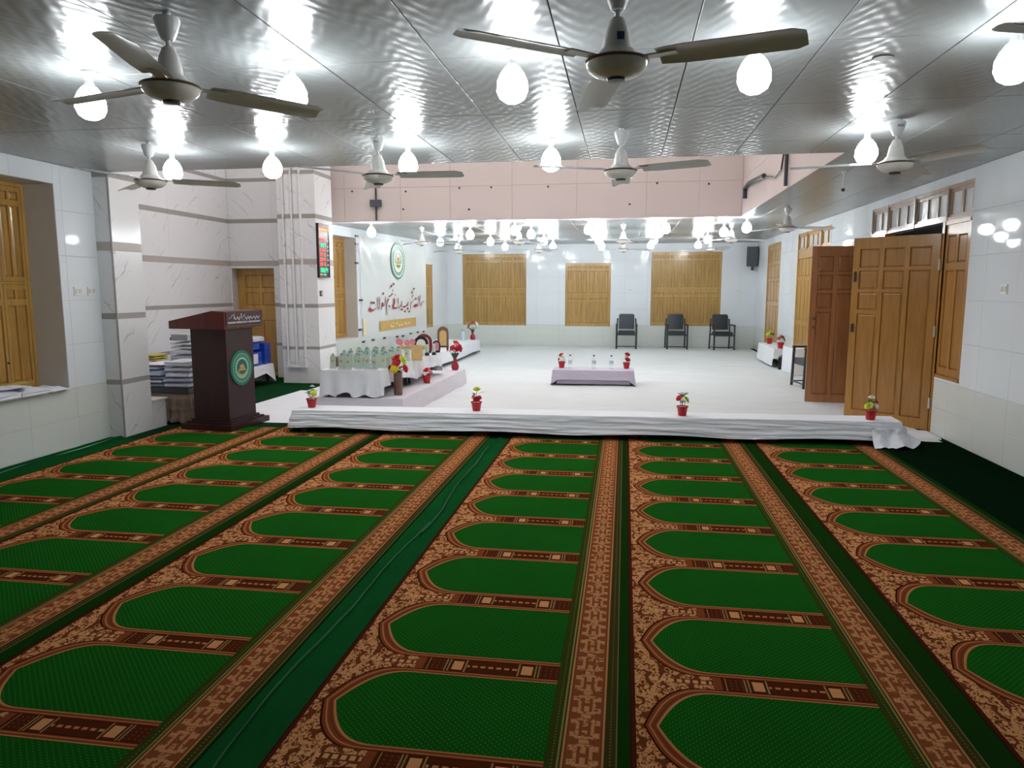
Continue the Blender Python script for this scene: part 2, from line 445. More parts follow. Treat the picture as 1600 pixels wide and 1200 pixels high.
# ---------------------------------------------------------------- setting: walls with their tiles
def subtract(r, holes):
    rs = [r]
    for a, b, c, d in holes:
        out = []
        for (u0, u1, v0, v1) in rs:
            if a >= u1 or b <= u0 or c >= v1 or d <= v0: out.append((u0, u1, v0, v1)); continue
            if a > u0: out.append((u0, a, v0, v1))
            if b < u1: out.append((b, u1, v0, v1))
            m0, m1 = max(a, u0), min(b, u1)
            if c > v0: out.append((m0, m1, v0, c))
            if d < v1: out.append((m0, m1, d, v1))
        rs = out
    return [q for q in rs if q[1] - q[0] > 0.012 and q[3] - q[2] > 0.012]
TC = {}
def piece(name, parent, u0, u1, v0, v1, z0, z1, mat, gap=0.0007, Bm=None):
    w, h, t = round(u1 - u0 - 2 * gap, 3), round(v1 - v0 - 2 * gap, 3), round(z1 - z0, 4)
    k = (name, w, h, t, mat.name)
    if k not in TC:
        b = min(0.002, t * 0.3)
        m = MB()
        vs = [(-w / 2, -h / 2, -t / 2), (w / 2, -h / 2, -t / 2), (w / 2, h / 2, -t / 2), (-w / 2, h / 2, -t / 2),
              (-w / 2, -h / 2, t / 2 - b), (w / 2, -h / 2, t / 2 - b), (w / 2, h / 2, t / 2 - b), (-w / 2, h / 2, t / 2 - b),
              (-w / 2 + b, -h / 2 + b, t / 2), (w / 2 - b, -h / 2 + b, t / 2), (w / 2 - b, h / 2 - b, t / 2), (-w / 2 + b, h / 2 - b, t / 2)]
        fs = [(3, 2, 1, 0), (8, 9, 10, 11)]
        for i in range(4):
            j = (i + 1) % 4
            fs += [(i, j, 4 + j, 4 + i), (4 + i, 4 + j, 8 + j, 8 + i)]
        m.add(vs, fs)
        TC[k] = m.mesh(name, mat)
    M = Matrix.Translation(((u0 + u1) / 2, (v0 + v1) / 2, (z0 + z1) / 2))
    return link_mesh(name, TC[k], parent, Bm @ M if Bm is not None else M)
def wall(name, label, B, u0, u1, v0, v1, holes=(), thick=0.3, backing=None, rows=(), colw=0.6, uoff=0.0, tname='tile', tiles_u=None, cat='wall'):
    """B: basis whose x runs along the wall, y up, z into the room; rows: (v0, v1, material)"""
    us = sorted({u0, u1} | {q for h in holes for q in h[:2] if u0 < q < u1}); vs = sorted({v0, v1} | {q for h in holes for q in h[2:] if v0 < q < v1})
    m = MB()
    for i in range(len(us) - 1):
        for j in range(len(vs) - 1):
            cu, cv = (us[i] + us[i + 1]) / 2, (vs[j] + vs[j + 1]) / 2
            if any(a < cu < b and c < cv < d for a, b, c, d in holes): continue
            m.box(us[i], us[i + 1], vs[j], vs[j + 1], -thick, -0.008)
    o = m.build(name, backing or M_jamb)
    o.matrix_world = B
    tag(o, label, cat, kind='structure')
    t0, t1 = tiles_u or (u0, u1)
    for (a, b, mat) in rows:
        k = t0 - uoff
        while k < t1 - 1e-4:
            x0, x1 = max(k, t0), min(k + colw, t1)
            for q in subtract((x0, x1, a, b), holes): piece(tname, o, *q, -0.008, 0.0, mat)
            k += colw
    return o
B_R = basis((3.4, 0, 0), (0, -1, 0), (0, 0, 1))
B_L = basis((-5.48, 0, 0), (0, 1, 0), (0, 0, 1))
B_K = basis((0, 20.0, 0), (1, 0, 0), (0, 0, 1))
A0 = Vector((-5.55, 12.2, 0)); A1 = Vector((-4.93, 20.0, 0))
B_S = basis(A0, A1 - A0, (0, 0, 1))
SLEN = (A1 - A0).length
up_rows = [(0.0, 0.30, M_wains), (0.30, 0.60, M_wains)] + [(0.60 + 0.4386 * i, 0.60 + 0.4386 * (i + 1) if i < 4 else ZC, M_tile) for i in range(5)]
holesR = [(-10.45, -8.60, -0.1, 2.31), (-8.60, -7.97, 0.63, 2.31), (-11.0, -10.45, 0.63, 2.31), (-11.0, -7.97, 2.31, 2.68),
          (-15.4, -13.0, -0.1, 2.66), (-18.5, -17.0, -0.1, 2.63)]
wr = wall('wall_right', 'right hand wall of white tiles over a cream tiled band', B_R, -20.0, 3.2, 0.0, ZC, holesR, 0.22, rows=up_rows, tiles_u=(-20.0, 0.0), uoff=0.2)
holesL = [(4.6, 6.42, 0.6, 2.6)]
wl = wall('wall_left', 'left hand wall of white tiles with a deep shuttered window', B_L, -3.2, 6.95, 0.0, ZC, holesL, 0.42, rows=up_rows, tiles_u=(0.5, 6.95), uoff=0.59)
holesK = [(-4.50, -2.70, 0.57, 2.535), (-1.62, -0.385, 0.56, 2.275), (0.69, 2.525, 0.59, 2.555)]
wk = wall('wall_back', 'far white tiled wall with three shuttered windows', B_K, -5.1, 3.7, 0.0, ZC, holesK, 0.25, rows=up_rows, uoff=0.3)
holesS = [(0.3, 2.02, 0.6, 2.6), (6.08, 6.60, 0.58, 2.21)]
ws = wall('wall_left_far', 'far part of the left wall behind the banner', B_S, 0.0, SLEN, 0.0, ZC, holesS, 0.34, rows=up_rows)
# near wall behind the viewpoint
wn = wall('wall_near', 'plain near wall behind the viewpoint', basis((0, -3.0, 0), (-1, 0, 0), (0, 0, 1)), -3.6, 5.7, 0.0, ZC, (), 0.2)
# pillar with marble cladding, its plinth ledge
bands = [(0.0, 0.575, M_marble), (0.575, 0.625, M_stripe), (0.625, 1.275, M_marble), (1.275, 1.335, M_stripe), (1.335, 1.99, M_marble), (1.99, 2.08, M_stripe2), (2.08, 2.74, M_marble), (2.74, ZC, M_stripe)]
def clad(o, faces, bands, top=None):
    """faces: (basis relative to world, width) lists of marble slabs, one per band"""
    for Bf, w, cols in faces:
        for a, b, m in bands:
            for i in range(cols):
                piece('marble_slab', o, w * i / cols, w * (i + 1) / cols, a, b, 0.0, 0.012, m, Bm=Bf)
pl = MB().box(-5.90, -5.312, 6.962, 7.42, 0, ZC).build('pillar', M_jamb)
tag(pl, 'marble clad pillar with grey bands standing on the left wall', 'pillar', kind='structure')
clad(pl, [(basis((-5.90, 6.962, 0), (1, 0, 0), (0, 0, 1)), 0.60, 1), (basis((-5.312, 6.95, 0), (0, 1, 0), (0, 0, 1)), 0.47, 1)], bands)
MB().tube([(-5.302, 6.948, 0), (-5.302, 6.948, ZC)], 0.009, 6).build('edge_trim', M_stripe, pl)
lg = MB().box(-5.9, -5.30, 7.42, 7.67, 0, 0.32).build('trim_1', M_marble)
MB().box(-5.9, -5.28, 7.42, 7.69, 0.32, 0.335).build('ledge_top', M_whitepl, lg)
tag(lg, 'low marble ledge at the foot of the left pillar', 'ledge', kind='structure')
# alcove beyond the pillar, open to the light well above
ba = [(a, b if b < ZC else 2.74, m) for a, b, m in bands[:-1]] + [(2.74, 2.81, M_stripe), (2.81, 3.45, M_marble), (3.45, 3.51, M_stripe), (3.51, 4.3, M_marble)]
wa = MB().box(-7.3, -7.012, 7.0, 12.2, 0, 4.3).build('wall_alcove_side', M_jamb)
tag(wa, 'side wall of the alcove in veined marble with grey bands', 'wall', kind='structure')
clad(wa, [(basis((-7.012, 7.0, 0), (0, 1, 0), (0, 0, 1)), 5.2, 6)], ba)
wf = MB()
for x0, x1, z0, z1 in ((-7.3, -6.98, 0, 4.3), (-6.98, -6.17, 1.95, 4.3), (-6.17, -5.4, 0, 4.3)): wf.box(x0, x1, 12.212, 12.5, z0, z1)
wf = wf.build('wall_alcove_end', M_jamb)
tag(wf, 'end wall of the alcove around its wooden door', 'wall', kind='structure')
for x0, x1, zl in ((-7.0, -6.98, 0), (-6.98, -6.17, 1.95), (-6.17, -5.70, 0)):
    for a, b, m in ba:
        if b <= zl: continue
        piece('marble_slab', wf, x0, x1, max(a, zl), b, 0, 0.012, m, Bm=basis((0, 12.212, 0), (1, 0, 0), (0, 0, 1)))
wb = MB().box(-7.3, -5.91, 6.96, 7.0, 0, 4.3).box(-7.3, -7.0, 6.9, 7.0, 0, 4.3).build('wall_alcove_front', M_jamb)
tag(wb, 'plain return wall of the alcove behind the pillar', 'wall', kind='structure')
# column with its fluted half-round panel
cl = MB().box(-5.71, -5.062, 11.512, 12.2, 0, 4.3).build('column', M_jamb)
tag(cl, 'tall marble column with a fluted panel and grey bands', 'column', kind='structure')
clad(cl, [(basis((-5.71, 11.512, 0), (1, 0, 0), (0, 0, 1)), 0.66, 2), (basis((-5.062, 11.50, 0), (0, 1, 0), (0, 0, 1)), 0.70, 1),
          (basis((-5.71, 12.2, 0), (0, -1, 0), (0, 0, 1)), 0.69, 1)], ba)
for i, x in enumerate((-5.60, -5.45, -5.30)):
    MB().box(x - 0.012, x + 0.012, 11.455, 11.50, 0.30, 4.3).build('flute_edge', M_marble, cl)
for x in (-5.525, -5.375):
    m = MB()
    prof = [(x + 0.063 * cos(pi * k / 8), 11.50 - 0.030 * sin(pi * k / 8)) for k in range(9)]
    for z0, z1 in ((0.36, 4.3),):
        m.add([(p[0], p[1], z) for z in (z0, z1) for p in prof], [(k + 1, k, 9 + k, 9 + k + 1) for k in range(8)] + [tuple(range(9))])
    m.build('flute', M_marble, cl, True)
    for a, b, mm in ba:
        if mm in (M_stripe, M_stripe2):
            m = MB(); pr = [(x + 0.065 * cos(pi * k / 8), 11.499 - 0.032 * sin(pi * k / 8)) for k in range(9)]
            m.add([(p[0], p[1], z) for z in (a, b) for p in pr], [(k + 1, k, 9 + k, 9 + k + 1) for k in range(8)]); m.build('flute_band', mm, cl, True)
MB().box(-5.62, -5.28, 11.45, 11.50, 0.27, 0.31).box(-5.40, -5.385, 11.492, 11.50, 0.0, 0.27).build('flute_foot', M_marble, cl)

# ---------------------------------------------------------------- setting: ceiling of panels, light well
YW0, YW1, XW1 = 7.0, 12.8, 1.9
cb = MB()
cb.box(-7.4, 3.7, -3.2, YW0, ZC + 0.012, ZC + 0.14).box(XW1 + 0.21, 3.7, YW0, YW1 + 0.26, ZC + 0.012, ZC + 0.14).box(-7.4, 3.7, YW1 + 0.26, 20.3, ZC + 0.012, ZC + 0.14)
ce = cb.build('ceiling', M_slab)
tag(ce, 'grey ceiling of embossed glossy panels around the light well', 'ceiling', kind='structure')
def ceil_region(x0, x1, y0, y1, holes=()):
    xs = [x0] + [k for k in [0.30 + 0.645 * i for i in range(-12, 8)] if x0 + 0.05 < k < x1 - 0.05] + [x1]
    ys = [y0] + [k for k in [3.88 + 1.25 * i for i in range(-6, 15)] if y0 + 0.05 < k < y1 - 0.05] + [y1]
    for i in range(len(xs) - 1):
        for j in range(len(ys) - 1):
            piece('ceiling_panel', ce, xs[i], xs[i + 1], -ys[j + 1], -ys[j], 0, 0.012, M_ceil, 0.003, basis((0, 0, ZC + 0.0125), (1, 0, 0), (0, -1, 0)))
ceil_region(-5.48, 3.4, 0.12, YW0)
ceil_region(XW1, 3.4, YW0, YW1)
ceil_region(-5.6, 3.4, YW1, 20.0)
MB().box(-5.48, 3.4, -3.0, 0.12, ZC, ZC + 0.0118).build('near_ceiling_panel', M_ceil, ce)
# dark holes in two panels
MB().lathe([(0.055, -0.001), (0.05, -0.004), (0.0, -0.004)], 12, (1.304, 4.208, ZC), cap=False).build('cable_hole', M_black, ce)
wp = MB()
wp.box(-7.4, XW1 + 0.2, YW1 + 0.012, YW1 + 0.25, ZC, 5.4)
wp = wp.build('wall_well_far', M_pink)
tag(wp, 'pink marble beam face on the far side of the light well', 'wall', kind='structure')
seams = [-7.3, -6.2, -5.05, -4.0, -3.09, -1.98, -0.85, 0.33, 1.2, XW1]
for i in range(len(seams) - 1):
    for a, b in ((ZC, 3.38), (3.38, 3.95), (3.95, 5.3)):
        piece('pink_panel', wp, seams[i], seams[i + 1], a, b, 0, 0.012, M_pink, 0.0015, basis((0, YW1 + 0.012, 0), (1, 0, 0), (0, 0, 1)))
for x, z in ((-4.9, 3.33), (-3.9, 3.31), (-2.92, 3.35), (-2.35, 3.35), (-1.35, 3.34), (0.5, 3.36), (1.35, 3.33), (-3.95, 3.0), (-2.75, 2.98), (0.05, 3.02)):
    MB().lathe([(0.018, 0), (0.018, 0.006), (0.008, 0.008)], 8, M=basis((x, YW1, z), (1, 0, 0), (0, 0, 1))).build('anchor_plug', M_darkm, wp)
wq = MB().box(XW1 + 0.012, XW1 + 0.2, YW0, YW1, ZC + 0.012, 5.4).build('wall_well_side', M_pink)
tag(wq, 'pink marble side face of the light well', 'wall', kind='structure')
ys = [YW0, 8.2, 9.35, 10.6, 11.8, YW1]
for i in range(5):
    for a, b in ((ZC, 3.38), (3.38, 3.95), (3.95, 5.3)):
        piece('pink_panel', wq, -ys[i + 1], -ys[i], a, b, 0, 0.012, M_pink, 0.0015, basis((XW1 + 0.012, 0, 0), (0, -1, 0), (0, 0, 1)))
wz = MB().box(-7.4, XW1 + 0.2, YW0 - 0.2, YW0, ZC + 0.14, 5.4).box(-7.5, -7.3, YW0 - 0.2, YW1 + 0.2, 4.3, 5.4).box(-7.5, XW1 + 0.2, YW0 - 0.2, YW1 + 0.2, 5.4, 5.5).build('wall_well_near', M_pink)
tag(wz, 'near face and roof of the light well above the ceiling', 'wall', kind='structure')
# jacket walls outside openings so nothing looks out into the void
wo = MB().box(4.3, 4.4, 7.0, 12.0, -0.1, 3.0).box(3.6, 4.4, 6.9, 7.0, -0.1, 3.0).box(3.6, 4.4, 12.0, 12.1, -0.1, 3.0).box(3.6, 4.4, 7, 12, 2.9, 3.0).build('wall_corridor', M_tile)
tag(wo, 'white passage wall outside the open double door', 'wall', kind='structure')

# ---------------------------------------------------------------- panelled shutters and doors
def leaf(name, parent, u0, u1, v0, v1, zf, th, cells, mf, mp, both=False, pname='panel', label=None, pan_t=0.012):
    """cells: (u0, u1, v0, v1) absolute rectangles that hold a recessed panel with a raised field"""
    us = sorted({u0, u1} | {q for h in cells for q in h[:2]}); vs = sorted({v0, v1} | {q for h in cells for q in h[2:]})
    m = MB()
    for i in range(len(us) - 1):
        for j in range(len(vs) - 1):
            cu, cv = (us[i] + us[i + 1]) / 2, (vs[j] + vs[j + 1]) / 2
            if any(a < cu < b and c < cv < d for a, b, c, d in cells): continue
            m.box(us[i], us[i + 1], vs[j], vs[j + 1], zf - th, zf)
    o = m.build(name, mf, parent)
    if label: o['label'] = label
    for a, b, c, d in cells:
        m = MB(); k = min(0.022, (b - a) * 0.22, (d - c) * 0.22)
        for s, zo in ((1, zf),) + (((-1, zf - th),) if both else ()):
            za, zb = zo - s * 0.014, zo - s * 0.003
            vs4 = [(a, c, za), (b, c, za), (b, d, za), (a, d, za), (a + k, c + k, zb), (b - k, c + k, zb), (b - k, d - k, zb), (a + k, d - k, zb)]
            fs = [(4, 5, 6, 7)] + [(i, (i + 1) % 4, 4 + (i + 1) % 4, 4 + i) for i in range(4)]
            if s < 0: fs = [f[::-1] for f in fs]
            m.add(vs4, fs)
        m.box(a, b, c, d, zf - th + 0.016, zf - 0.016)
        m.build(pname, mp, o)
    return o
def cells_cols(u0, u1, v0, v1, ncol, rows, mu=0.03, mv=0.03, gu=0.025):
    """rows: (fraction start, fraction end) up the leaf; ncol equal panels across"""
    w = (u1 - u0 - 2 * mu - gu * (ncol - 1)) / ncol
    return [(u0 + mu + i * (w + gu), u0 + mu + i * (w + gu) + w, v0 + (v1 - v0) * a, v0 + (v1 - v0) * b) for i in range(ncol) for a, b in rows]
def shutters(num, label, B, u0, u1, v0, v1, zf, ncol, split, npan, mf=M_wood, mp=M_wood2, upper=((0.05, 0.80), (0.86, 0.95)), lower=((0.06, 0.80), (0.86, 0.95)), knob=True):
    r = thing('window_%d' % num, label, 'window', kind='structure'); r.matrix_world = B
    f = MB(); t = 0.035
    f.box(u0, u0 + t, v0, v1, zf - 0.08, zf + 0.004).box(u1 - t, u1, v0, v1, zf - 0.08, zf + 0.004).box(u0 + t, u1 - t, v0, v0 + t, zf - 0.08, zf + 0.004).box(u0 + t, u1 - t, v1 - t, v1, zf - 0.08, zf + 0.004)
    if split: f.box(u0 + t, u1 - t, split - 0.012, split + 0.012, zf - 0.08, zf + 0.003)
    f.build('window_frame', mf, r)
    MB().box(u0, u1, v0, v1, zf - 0.1, zf - 0.085).build('backing_board', M_black, r)
    w = (u1 - u0 - 2 * t) / ncol
    for i in range(ncol):
        a, b = u0 + t + i * w + 0.003, u0 + t + (i + 1) * w - 0.003
        for (c, d, rows) in (((v0 + t + 0.003, split - 0.015, lower), (split + 0.015, v1 - t - 0.003, upper)) if split else ((v0 + t + 0.003, v1 - t - 0.003, upper),)):
            lf = leaf('shutter', r, a, b, c, d, zf, 0.035, cells_cols(a, b, c, d, npan, rows), mf, mp)
            if knob and i % 2 == 0: MB().tube([(b - 0.018, c + 0.25, zf), (b - 0.018, c + 0.25, zf + 0.02)], 0.009, 6).build('knob', M_darkm, lf)
    return r
shutters(1, 'tall shuttered window with bundles of paper on its sill', B_L, 4.6, 6.42, 0.6, 2.6, -0.34, 6, 1.65, 2)
shutters(2, 'narrow shuttered window in a deep recess beside the column', B_S, 0.3, 2.02, 0.6, 2.6, -0.27, 4, 1.55, 2)
shutters(3, 'slim strip of wooden shutter at the banner edge', B_S, 6.08, 6.60, 0.58, 2.21, -0.02, 1, None, 2, knob=False, upper=((0.03, 0.3), (0.34, 0.64), (0.68, 0.97)), mf=M_woodp, mp=M_woodq)
shutters(4, 'wide five leaf wooden window behind the red flower vase', B_K, -4.50, -2.70, 0.57, 2.535, -0.10, 5, 1.545, 4, mf=M_woodp, mp=M_woodq)
shutters(5, 'smaller two leaf wooden window in the middle of the far wall', B_K, -1.62, -0.385, 0.56, 2.275, -0.03, 2, 1.40, 4, mf=M_woodp, mp=M_woodq)
shutters(6, 'wide five leaf wooden window behind the three chairs', B_K, 0.69, 2.525, 0.59, 2.555, -0.06, 5, 1.56, 4, mf=M_woodp, mp=M_woodq)

def transom(r, B, u0, u1, v0, v1, bays, zf, mf):
    m = MB(); t = 0.03
    m.box(u0, u1, v0, v0 + 0.04, zf - 0.09, zf + 0.004).box(u0, u1, v1 - 0.035, v1, zf - 0.09, zf + 0.004)
    tot = sum(bays); x = u0
    cells = []
    for k, nb in enumerate(bays):
        x1 = x + (u1 - u0) * nb / tot
        m.box(x - 0.018 if k else x, x + 0.018, v0, v1, zf - 0.09, zf + 0.010)
        ww = (x1 - x - 0.04) / nb
        for j in range(nb):
            a = x + 0.025 + j * ww; b = a + ww - 0.01
            cells.append((a + 0.02, b - 0.02, v0 + 0.07, v1 - 0.075))
        x = x1
    m.box(u1 - 0.02, u1, v0, v1, zf - 0.09, zf + 0.010)
    m.build('transom_frame', mf, r)
    us = sorted({u0, u1} | {q for h in cells for q in h[:2]}); vs = sorted({v0 + 0.04, v1 - 0.035} | {q for h in cells for q in h[2:]})
    m = MB()
    for i in range(len(us) - 1):
        for j in range(len(vs) - 1):
            cu, cv = (us[i] + us[i + 1]) / 2, (vs[j] + vs[j + 1]) / 2
            if any(a < cu < b and c < cv < d for a, b, c, d in cells): continue
            m.box(us[i], us[i + 1], vs[j], vs[j + 1], zf - 0.055, zf - 0.015)
    s = m.build('transom_sash', mf, r)
    for a, b, c, d in cells: MB().box(a, b, c, d, zf - 0.04, zf - 0.034).build('pane', M_pane, s)
    MB().box(u0, u1, v0, v1, zf - 0.12, zf - 0.11).build('backing_board', M_whitepl, r)
# door 1: sidelights, transom, two open leaves
d1 = thing('door_1', 'double doorway with both leaves swung open, side shutters and transom', 'door', kind='structure'); d1.matrix_world = B_R
transom(d1, B_R, -11.0, -7.97, 2.31, 2.68, (2, 3, 3, 2)[::-1], -0.01, M_trans)
for a, b in ((-8.60, -7.97), (-11.0, -10.45)):
    m = MB().box(a, b, 0.63, 0.665, -0.1, 0.0).box(a, b, 2.27, 2.31, -0.1, 0.0).box(a, a + 0.03, 0.63, 2.31, -0.1, 0.0).box(b - 0.03, b, 0.63, 2.31, -0.1, 0.0)
    m.build('sidelight_frame', M_doorw, d1)
    lf = leaf('side_shutter', d1, a + 0.032, b - 0.032, 0.668, 2.268, -0.012, 0.035, cells_cols(a + 0.032, b - 0.032, 0.668, 2.268, 2, ((0.05, 0.70), (0.75, 0.93)), 0.06, 0.05, 0.05), M_doorw, M_doorp)
m = MB().box(-8.63, -8.57, 0.0, 2.31, -0.12, 0.006).box(-10.48, -10.42, 0.0, 2.31, -0.12, 0.006)
m.build('door_frame', M_doorw, d1)
def steps(w, h, ncol, mu=0.085, gap=0.035):
    """stepped layout: squares fall away column by column"""
    cw = (w - 2 * mu - gap * (ncol - 1) * 1.6) / ncol
    cs = []
    for i in range(ncol):
        a = mu + i * (cw + gap * 1.6); nsq = max(1, ncol - i)
        tops = [(0.06, 0.160), (0.178, 0.275), (0.295, 0.388)]
        for k in range(nsq): cs.append((a, a + cw, h * (1 - tops[k][1]), h * (1 - tops[k][0])))
        s = (0.178, 0.295, 0.412)[nsq - 1]
        cs.append((a, a + cw, h * 0.055, h * (1 - s)))
    return cs
def door_leaf(label, hinge, free, h, mf, mp, z0=0.015):
    hp = Vector((hinge[0], hinge[1], z0)); fp = Vector((free[0], free[1], z0))
    w = (hp - fp).length
    Bm = basis(fp, hp - fp, (0, 0, 1))
    r = leaf('door_leaf', d1, 0, w, 0, h, 0.0, 0.045, steps(w, h, 3), mf, mp, both=True)
    r.matrix_world = Bm; r.matrix_parent_inverse = Matrix()
    r.matrix_local = d1.matrix_world.inverted() @ Bm
    r['label'] = label
    return r, w
L1, w1 = door_leaf('nearer amber door leaf, swung half open', (3.385, 8.62), (2.70, 9.33), 2.175, M_doorw, M_doorp)
L2, w2 = door_leaf('farther reddish door leaf, swung wide open', (3.385, 10.44), (2.52, 10.54), 2.15, M_doorr, M_doorrp)
MB().box(0.03, 0.05, 1.66, 1.78, 0.0, 0.02).box(0.03, 0.05, 1.06, 1.16, 0.0, 0.02).build('bolt', M_darkm, L1)
MB().tube([(0.06, 1.17, 0.0), (0.06, 1.17, 0.03)], 0.02, 8).tube([(0.06, 1.05, 0.0), (0.06, 1.05, 0.035)], 0.02, 8).build('knob', M_copper, L2)
m = MB()
for z in (0.25, 1.05, 1.78): m.tube([(w1 + 0.005, z, 0.008), (w1 + 0.005, z + 0.12, 0.008)], 0.012, 6)
m.build('hinge', M_silver, L1)
# door 2 and 3: closed
d2 = thing('door_2', 'closed wooden double door with transom past the open leaves', 'door', kind='structure'); d2.matrix_world = B_R
transom(d2, B_R, -15.4, -13.0, 2.31, 2.66, (2, 3, 2), -0.01, M_wood)
m = MB().box(-15.4, -15.35, 0, 2.31, -0.1, 0.0).box(-13.05, -13.0, 0, 2.31, -0.1, 0.0).box(-14.22, -14.18, 0, 2.31, -0.1, 0.004); m.build('door_frame', M_wood, d2)
for a, b in ((-15.35, -14.8), (-14.8, -14.22), (-14.18, -13.6), (-13.6, -13.05)):
    leaf('door_leaf', d2, a + 0.003, b - 0.003, 0.01, 2.31, -0.012, 0.04, cells_cols(a, b, 0.01, 2.31, 2, ((0.05, 0.38), (0.42, 0.75), (0.79, 0.94)), 0.06, 0.05, 0.05), M_wood, M_wood2)
d3 = thing('door_3', 'farthest closed wooden door on the right hand wall', 'door', kind='structure'); d3.matrix_world = B_R
m = MB().box(-18.5, -18.45, 0, 2.63, -0.1, 0.0).box(-17.05, -17.0, 0, 2.63, -0.1, 0.0).box(-18.45, -17.05, 2.58, 2.63, -0.1, 0.0); m.build('door_frame', M_wood, d3)
for a, b in ((-18.45, -17.75), (-17.75, -17.05)):
    leaf('door_leaf', d3, a + 0.003, b - 0.003, 0.01, 2.578, -0.012, 0.04, cells_cols(a, b, 0.01, 2.578, 2, ((0.04, 0.46), (0.5, 0.68), (0.71, 0.83), (0.86, 0.96)), 0.08, 0.05, 0.06), M_wood, M_wood2)
d4 = thing('door_4', 'wooden door at the end of the marble alcove', 'door', kind='structure')
d4.matrix_world = basis((0, 12.38, 0), (1, 0, 0), (0, 0, 1))
leaf('door_leaf', d4, -6.90, -6.17, 0.01, 1.95, 0.0, 0.04, [(-6.82, -6.55, 0.1, 0.88), (-6.50, -6.25, 0.1, 1.02), (-6.82, -6.55, 0.96, 1.22), (-6.82, -6.55, 1.29, 1.52), (-6.50, -6.25, 1.29, 1.52), (-6.82, -6.55, 1.60, 1.84), (-6.50, -6.25, 1.60, 1.84)], M_wood, M_wood2)
MB().box(-6.98, -6.90, 0, 1.95, -0.06, -0.02).build('door_frame', M_wood, d4)

# ---------------------------------------------------------------- prayer carpets
rolls = [('against the left wall', -5.08, 2.75, 1.20, 7.7), ('second from the left wall', -3.875, 2.75, 1.265, 8.0), ('left of the plain green seam strip', -2.605, 2.84, 1.20, 8.05),
         ('right of the plain green seam strip', -1.185, 2.828, 1.235, 8.05), ('its left edge under the middle fan', 0.05, 2.848, 1.30, 8.1), ('nearest the right wall', 1.352, 2.80, 1.24, 8.2)]
P = 0.656
for where, x0, ph, w, y1 in rolls:
    k = ph - P * math.ceil((ph + 2.0) / P)
    o = MB().box(0, w, 0, y1 - k, 0.0, 0.007).build('prayer_carpet', M_carpet)
    o.location = (x0, k, 0.001)
    tag(o, 'prayer carpet roll with niche rows, %s' % where, 'carpet', 'prayer carpet rolls')
M_crease = plain('lighter_green_crease', (0.009, 0.078, 0.020), 0.95)  # slightly lighter green than the strip, for the crease ribbons
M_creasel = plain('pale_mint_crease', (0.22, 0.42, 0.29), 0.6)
def ridge_strip(x0, x1, y0, y1, amp, label, dx=0.0, mat=None, crease=(), cmat=None):
    def f(i, j):
        x = x0 + (x1 - x0) * i; y = y0 + (y1 - y0) * j
        c = 0.5 + 0.10 * sin(y * 1.7) + 0.06 * sin(y * 4.1 + 1)
        z = amp * math.exp(-((i - c) / 0.10) ** 2) * (0.65 + 0.5 * noise.noise(Vector((y * 1.5, x0, 0)))) + 0.004 + 0.25 * amp * max(0, noise.noise(Vector((y * 3, i * 5, 2))))
        if i in (0.0, 1.0): z = 0.003
        return (x + dx * (j), y, z)
    o = MB().grid(f, 16, 110).build('carpet_strip', mat or M_feltL, None, True, 3.0)
    for off, y_a, y_b in crease:
        def g(i, j):
            y = y_a + (y_b - y_a) * j; c = 0.5 + 0.10 * sin(y * 1.7) + 0.06 * sin(y * 4.1 + 1) + off
            x = x0 + (x1 - x0) * c + 0.010 * (i - 0.5) + 0.006 * noise.noise(Vector((y * 5, off, 0)))
            return (x, y, amp * 1.0 + 0.006 + 0.004 * noise.noise(Vector((y * 2, i, 3))))
        MB().grid(g, 1, 60).build('crease_edge', cmat, o)
    return tag(o, label, 'carpet strip')
ridge_strip(-1.405, -1.187, -2.0, 7.47, 0.022, 'plain green carpet strip with a raised crease between two rolls', crease=((-0.06, 1.8, 4.6), (0.0, 4.4, 7.0)), cmat=M_crease)
ridge_strip(-5.46, -5.09, 0.0, 6.9, 0.035, 'plain green strip with a pale crease along the left wall', crease=((0.12, 1.0, 6.9), (-0.16, 3.0, 6.5)), cmat=M_creasel)
ridge_strip(2.593, 3.385, 0.0, 8.1, 0.010, 'plain dark green strip of carpet along the right wall', 0.0, M_feltD)

# ---------------------------------------------------------------- white floor sheets
def sheet(name, label, x0, x1, y0, y1, z, amp, mat, nu=40, nv=60, sk=0.0, seed=0.0, round_c=0.0):
    def f(i, j):
        x = x0 + (x1 - x0) * i; y = y0 + (y1 - y0) * j
        n = noise.noise(Vector((x * 1.1 + seed, y * 2.6, seed))) + 0.5 * noise.noise(Vector((x * 2.3, y * 6.0, 3 + seed)))
        e = min(i, 1 - i, j, 1 - j)
        zz = z + amp * max(-0.6, n) * min(1, e * 20) if e > 0 else 0.009
        if round_c and i > 0.94 and j < 0.2: y = y + round_c * ((i - 0.94) / 0.06) ** 3 * (1 - j / 0.2)
        return (x + sk * (y - y0), y + 0.015 * sin(x * 3 + seed) * (1 - j), max(0.009, zz))
    o = MB().grid(f, nu, nv).build(name, mat, None, True, 3.0)
    return tag(o, label, 'floor sheet')
sheet('floor_sheet', 'white sheet spread on the floor from the bench to the far wall', -2.9, 3.30, 8.0, 19.97, 0.020, 0.013, M_sheet, 80, 180)
sheet('floor_sheet', 'pale lilac end of sheet on the floor beside the lectern', -5.08, -2.86, 7.98, 10.62, 0.010, 0.006, M_cloth, 30, 40, 0.03, 5.0)
sheet('floor_sheet', 'white sheet on the floor under the prize tables and the banner', -4.90, -2.86, 10.58, 19.95, 0.010, 0.006, M_sheet, 30, 80, 0.0, 9.0)
sheet('floor_sheet', 'edge of sheet on the floor at the open door, corner rounded', 2.2, 3.385, 8.12, 8.60, 0.024, 0.003, M_cloth, 30, 12, 0.0, 2.0, 0.16)

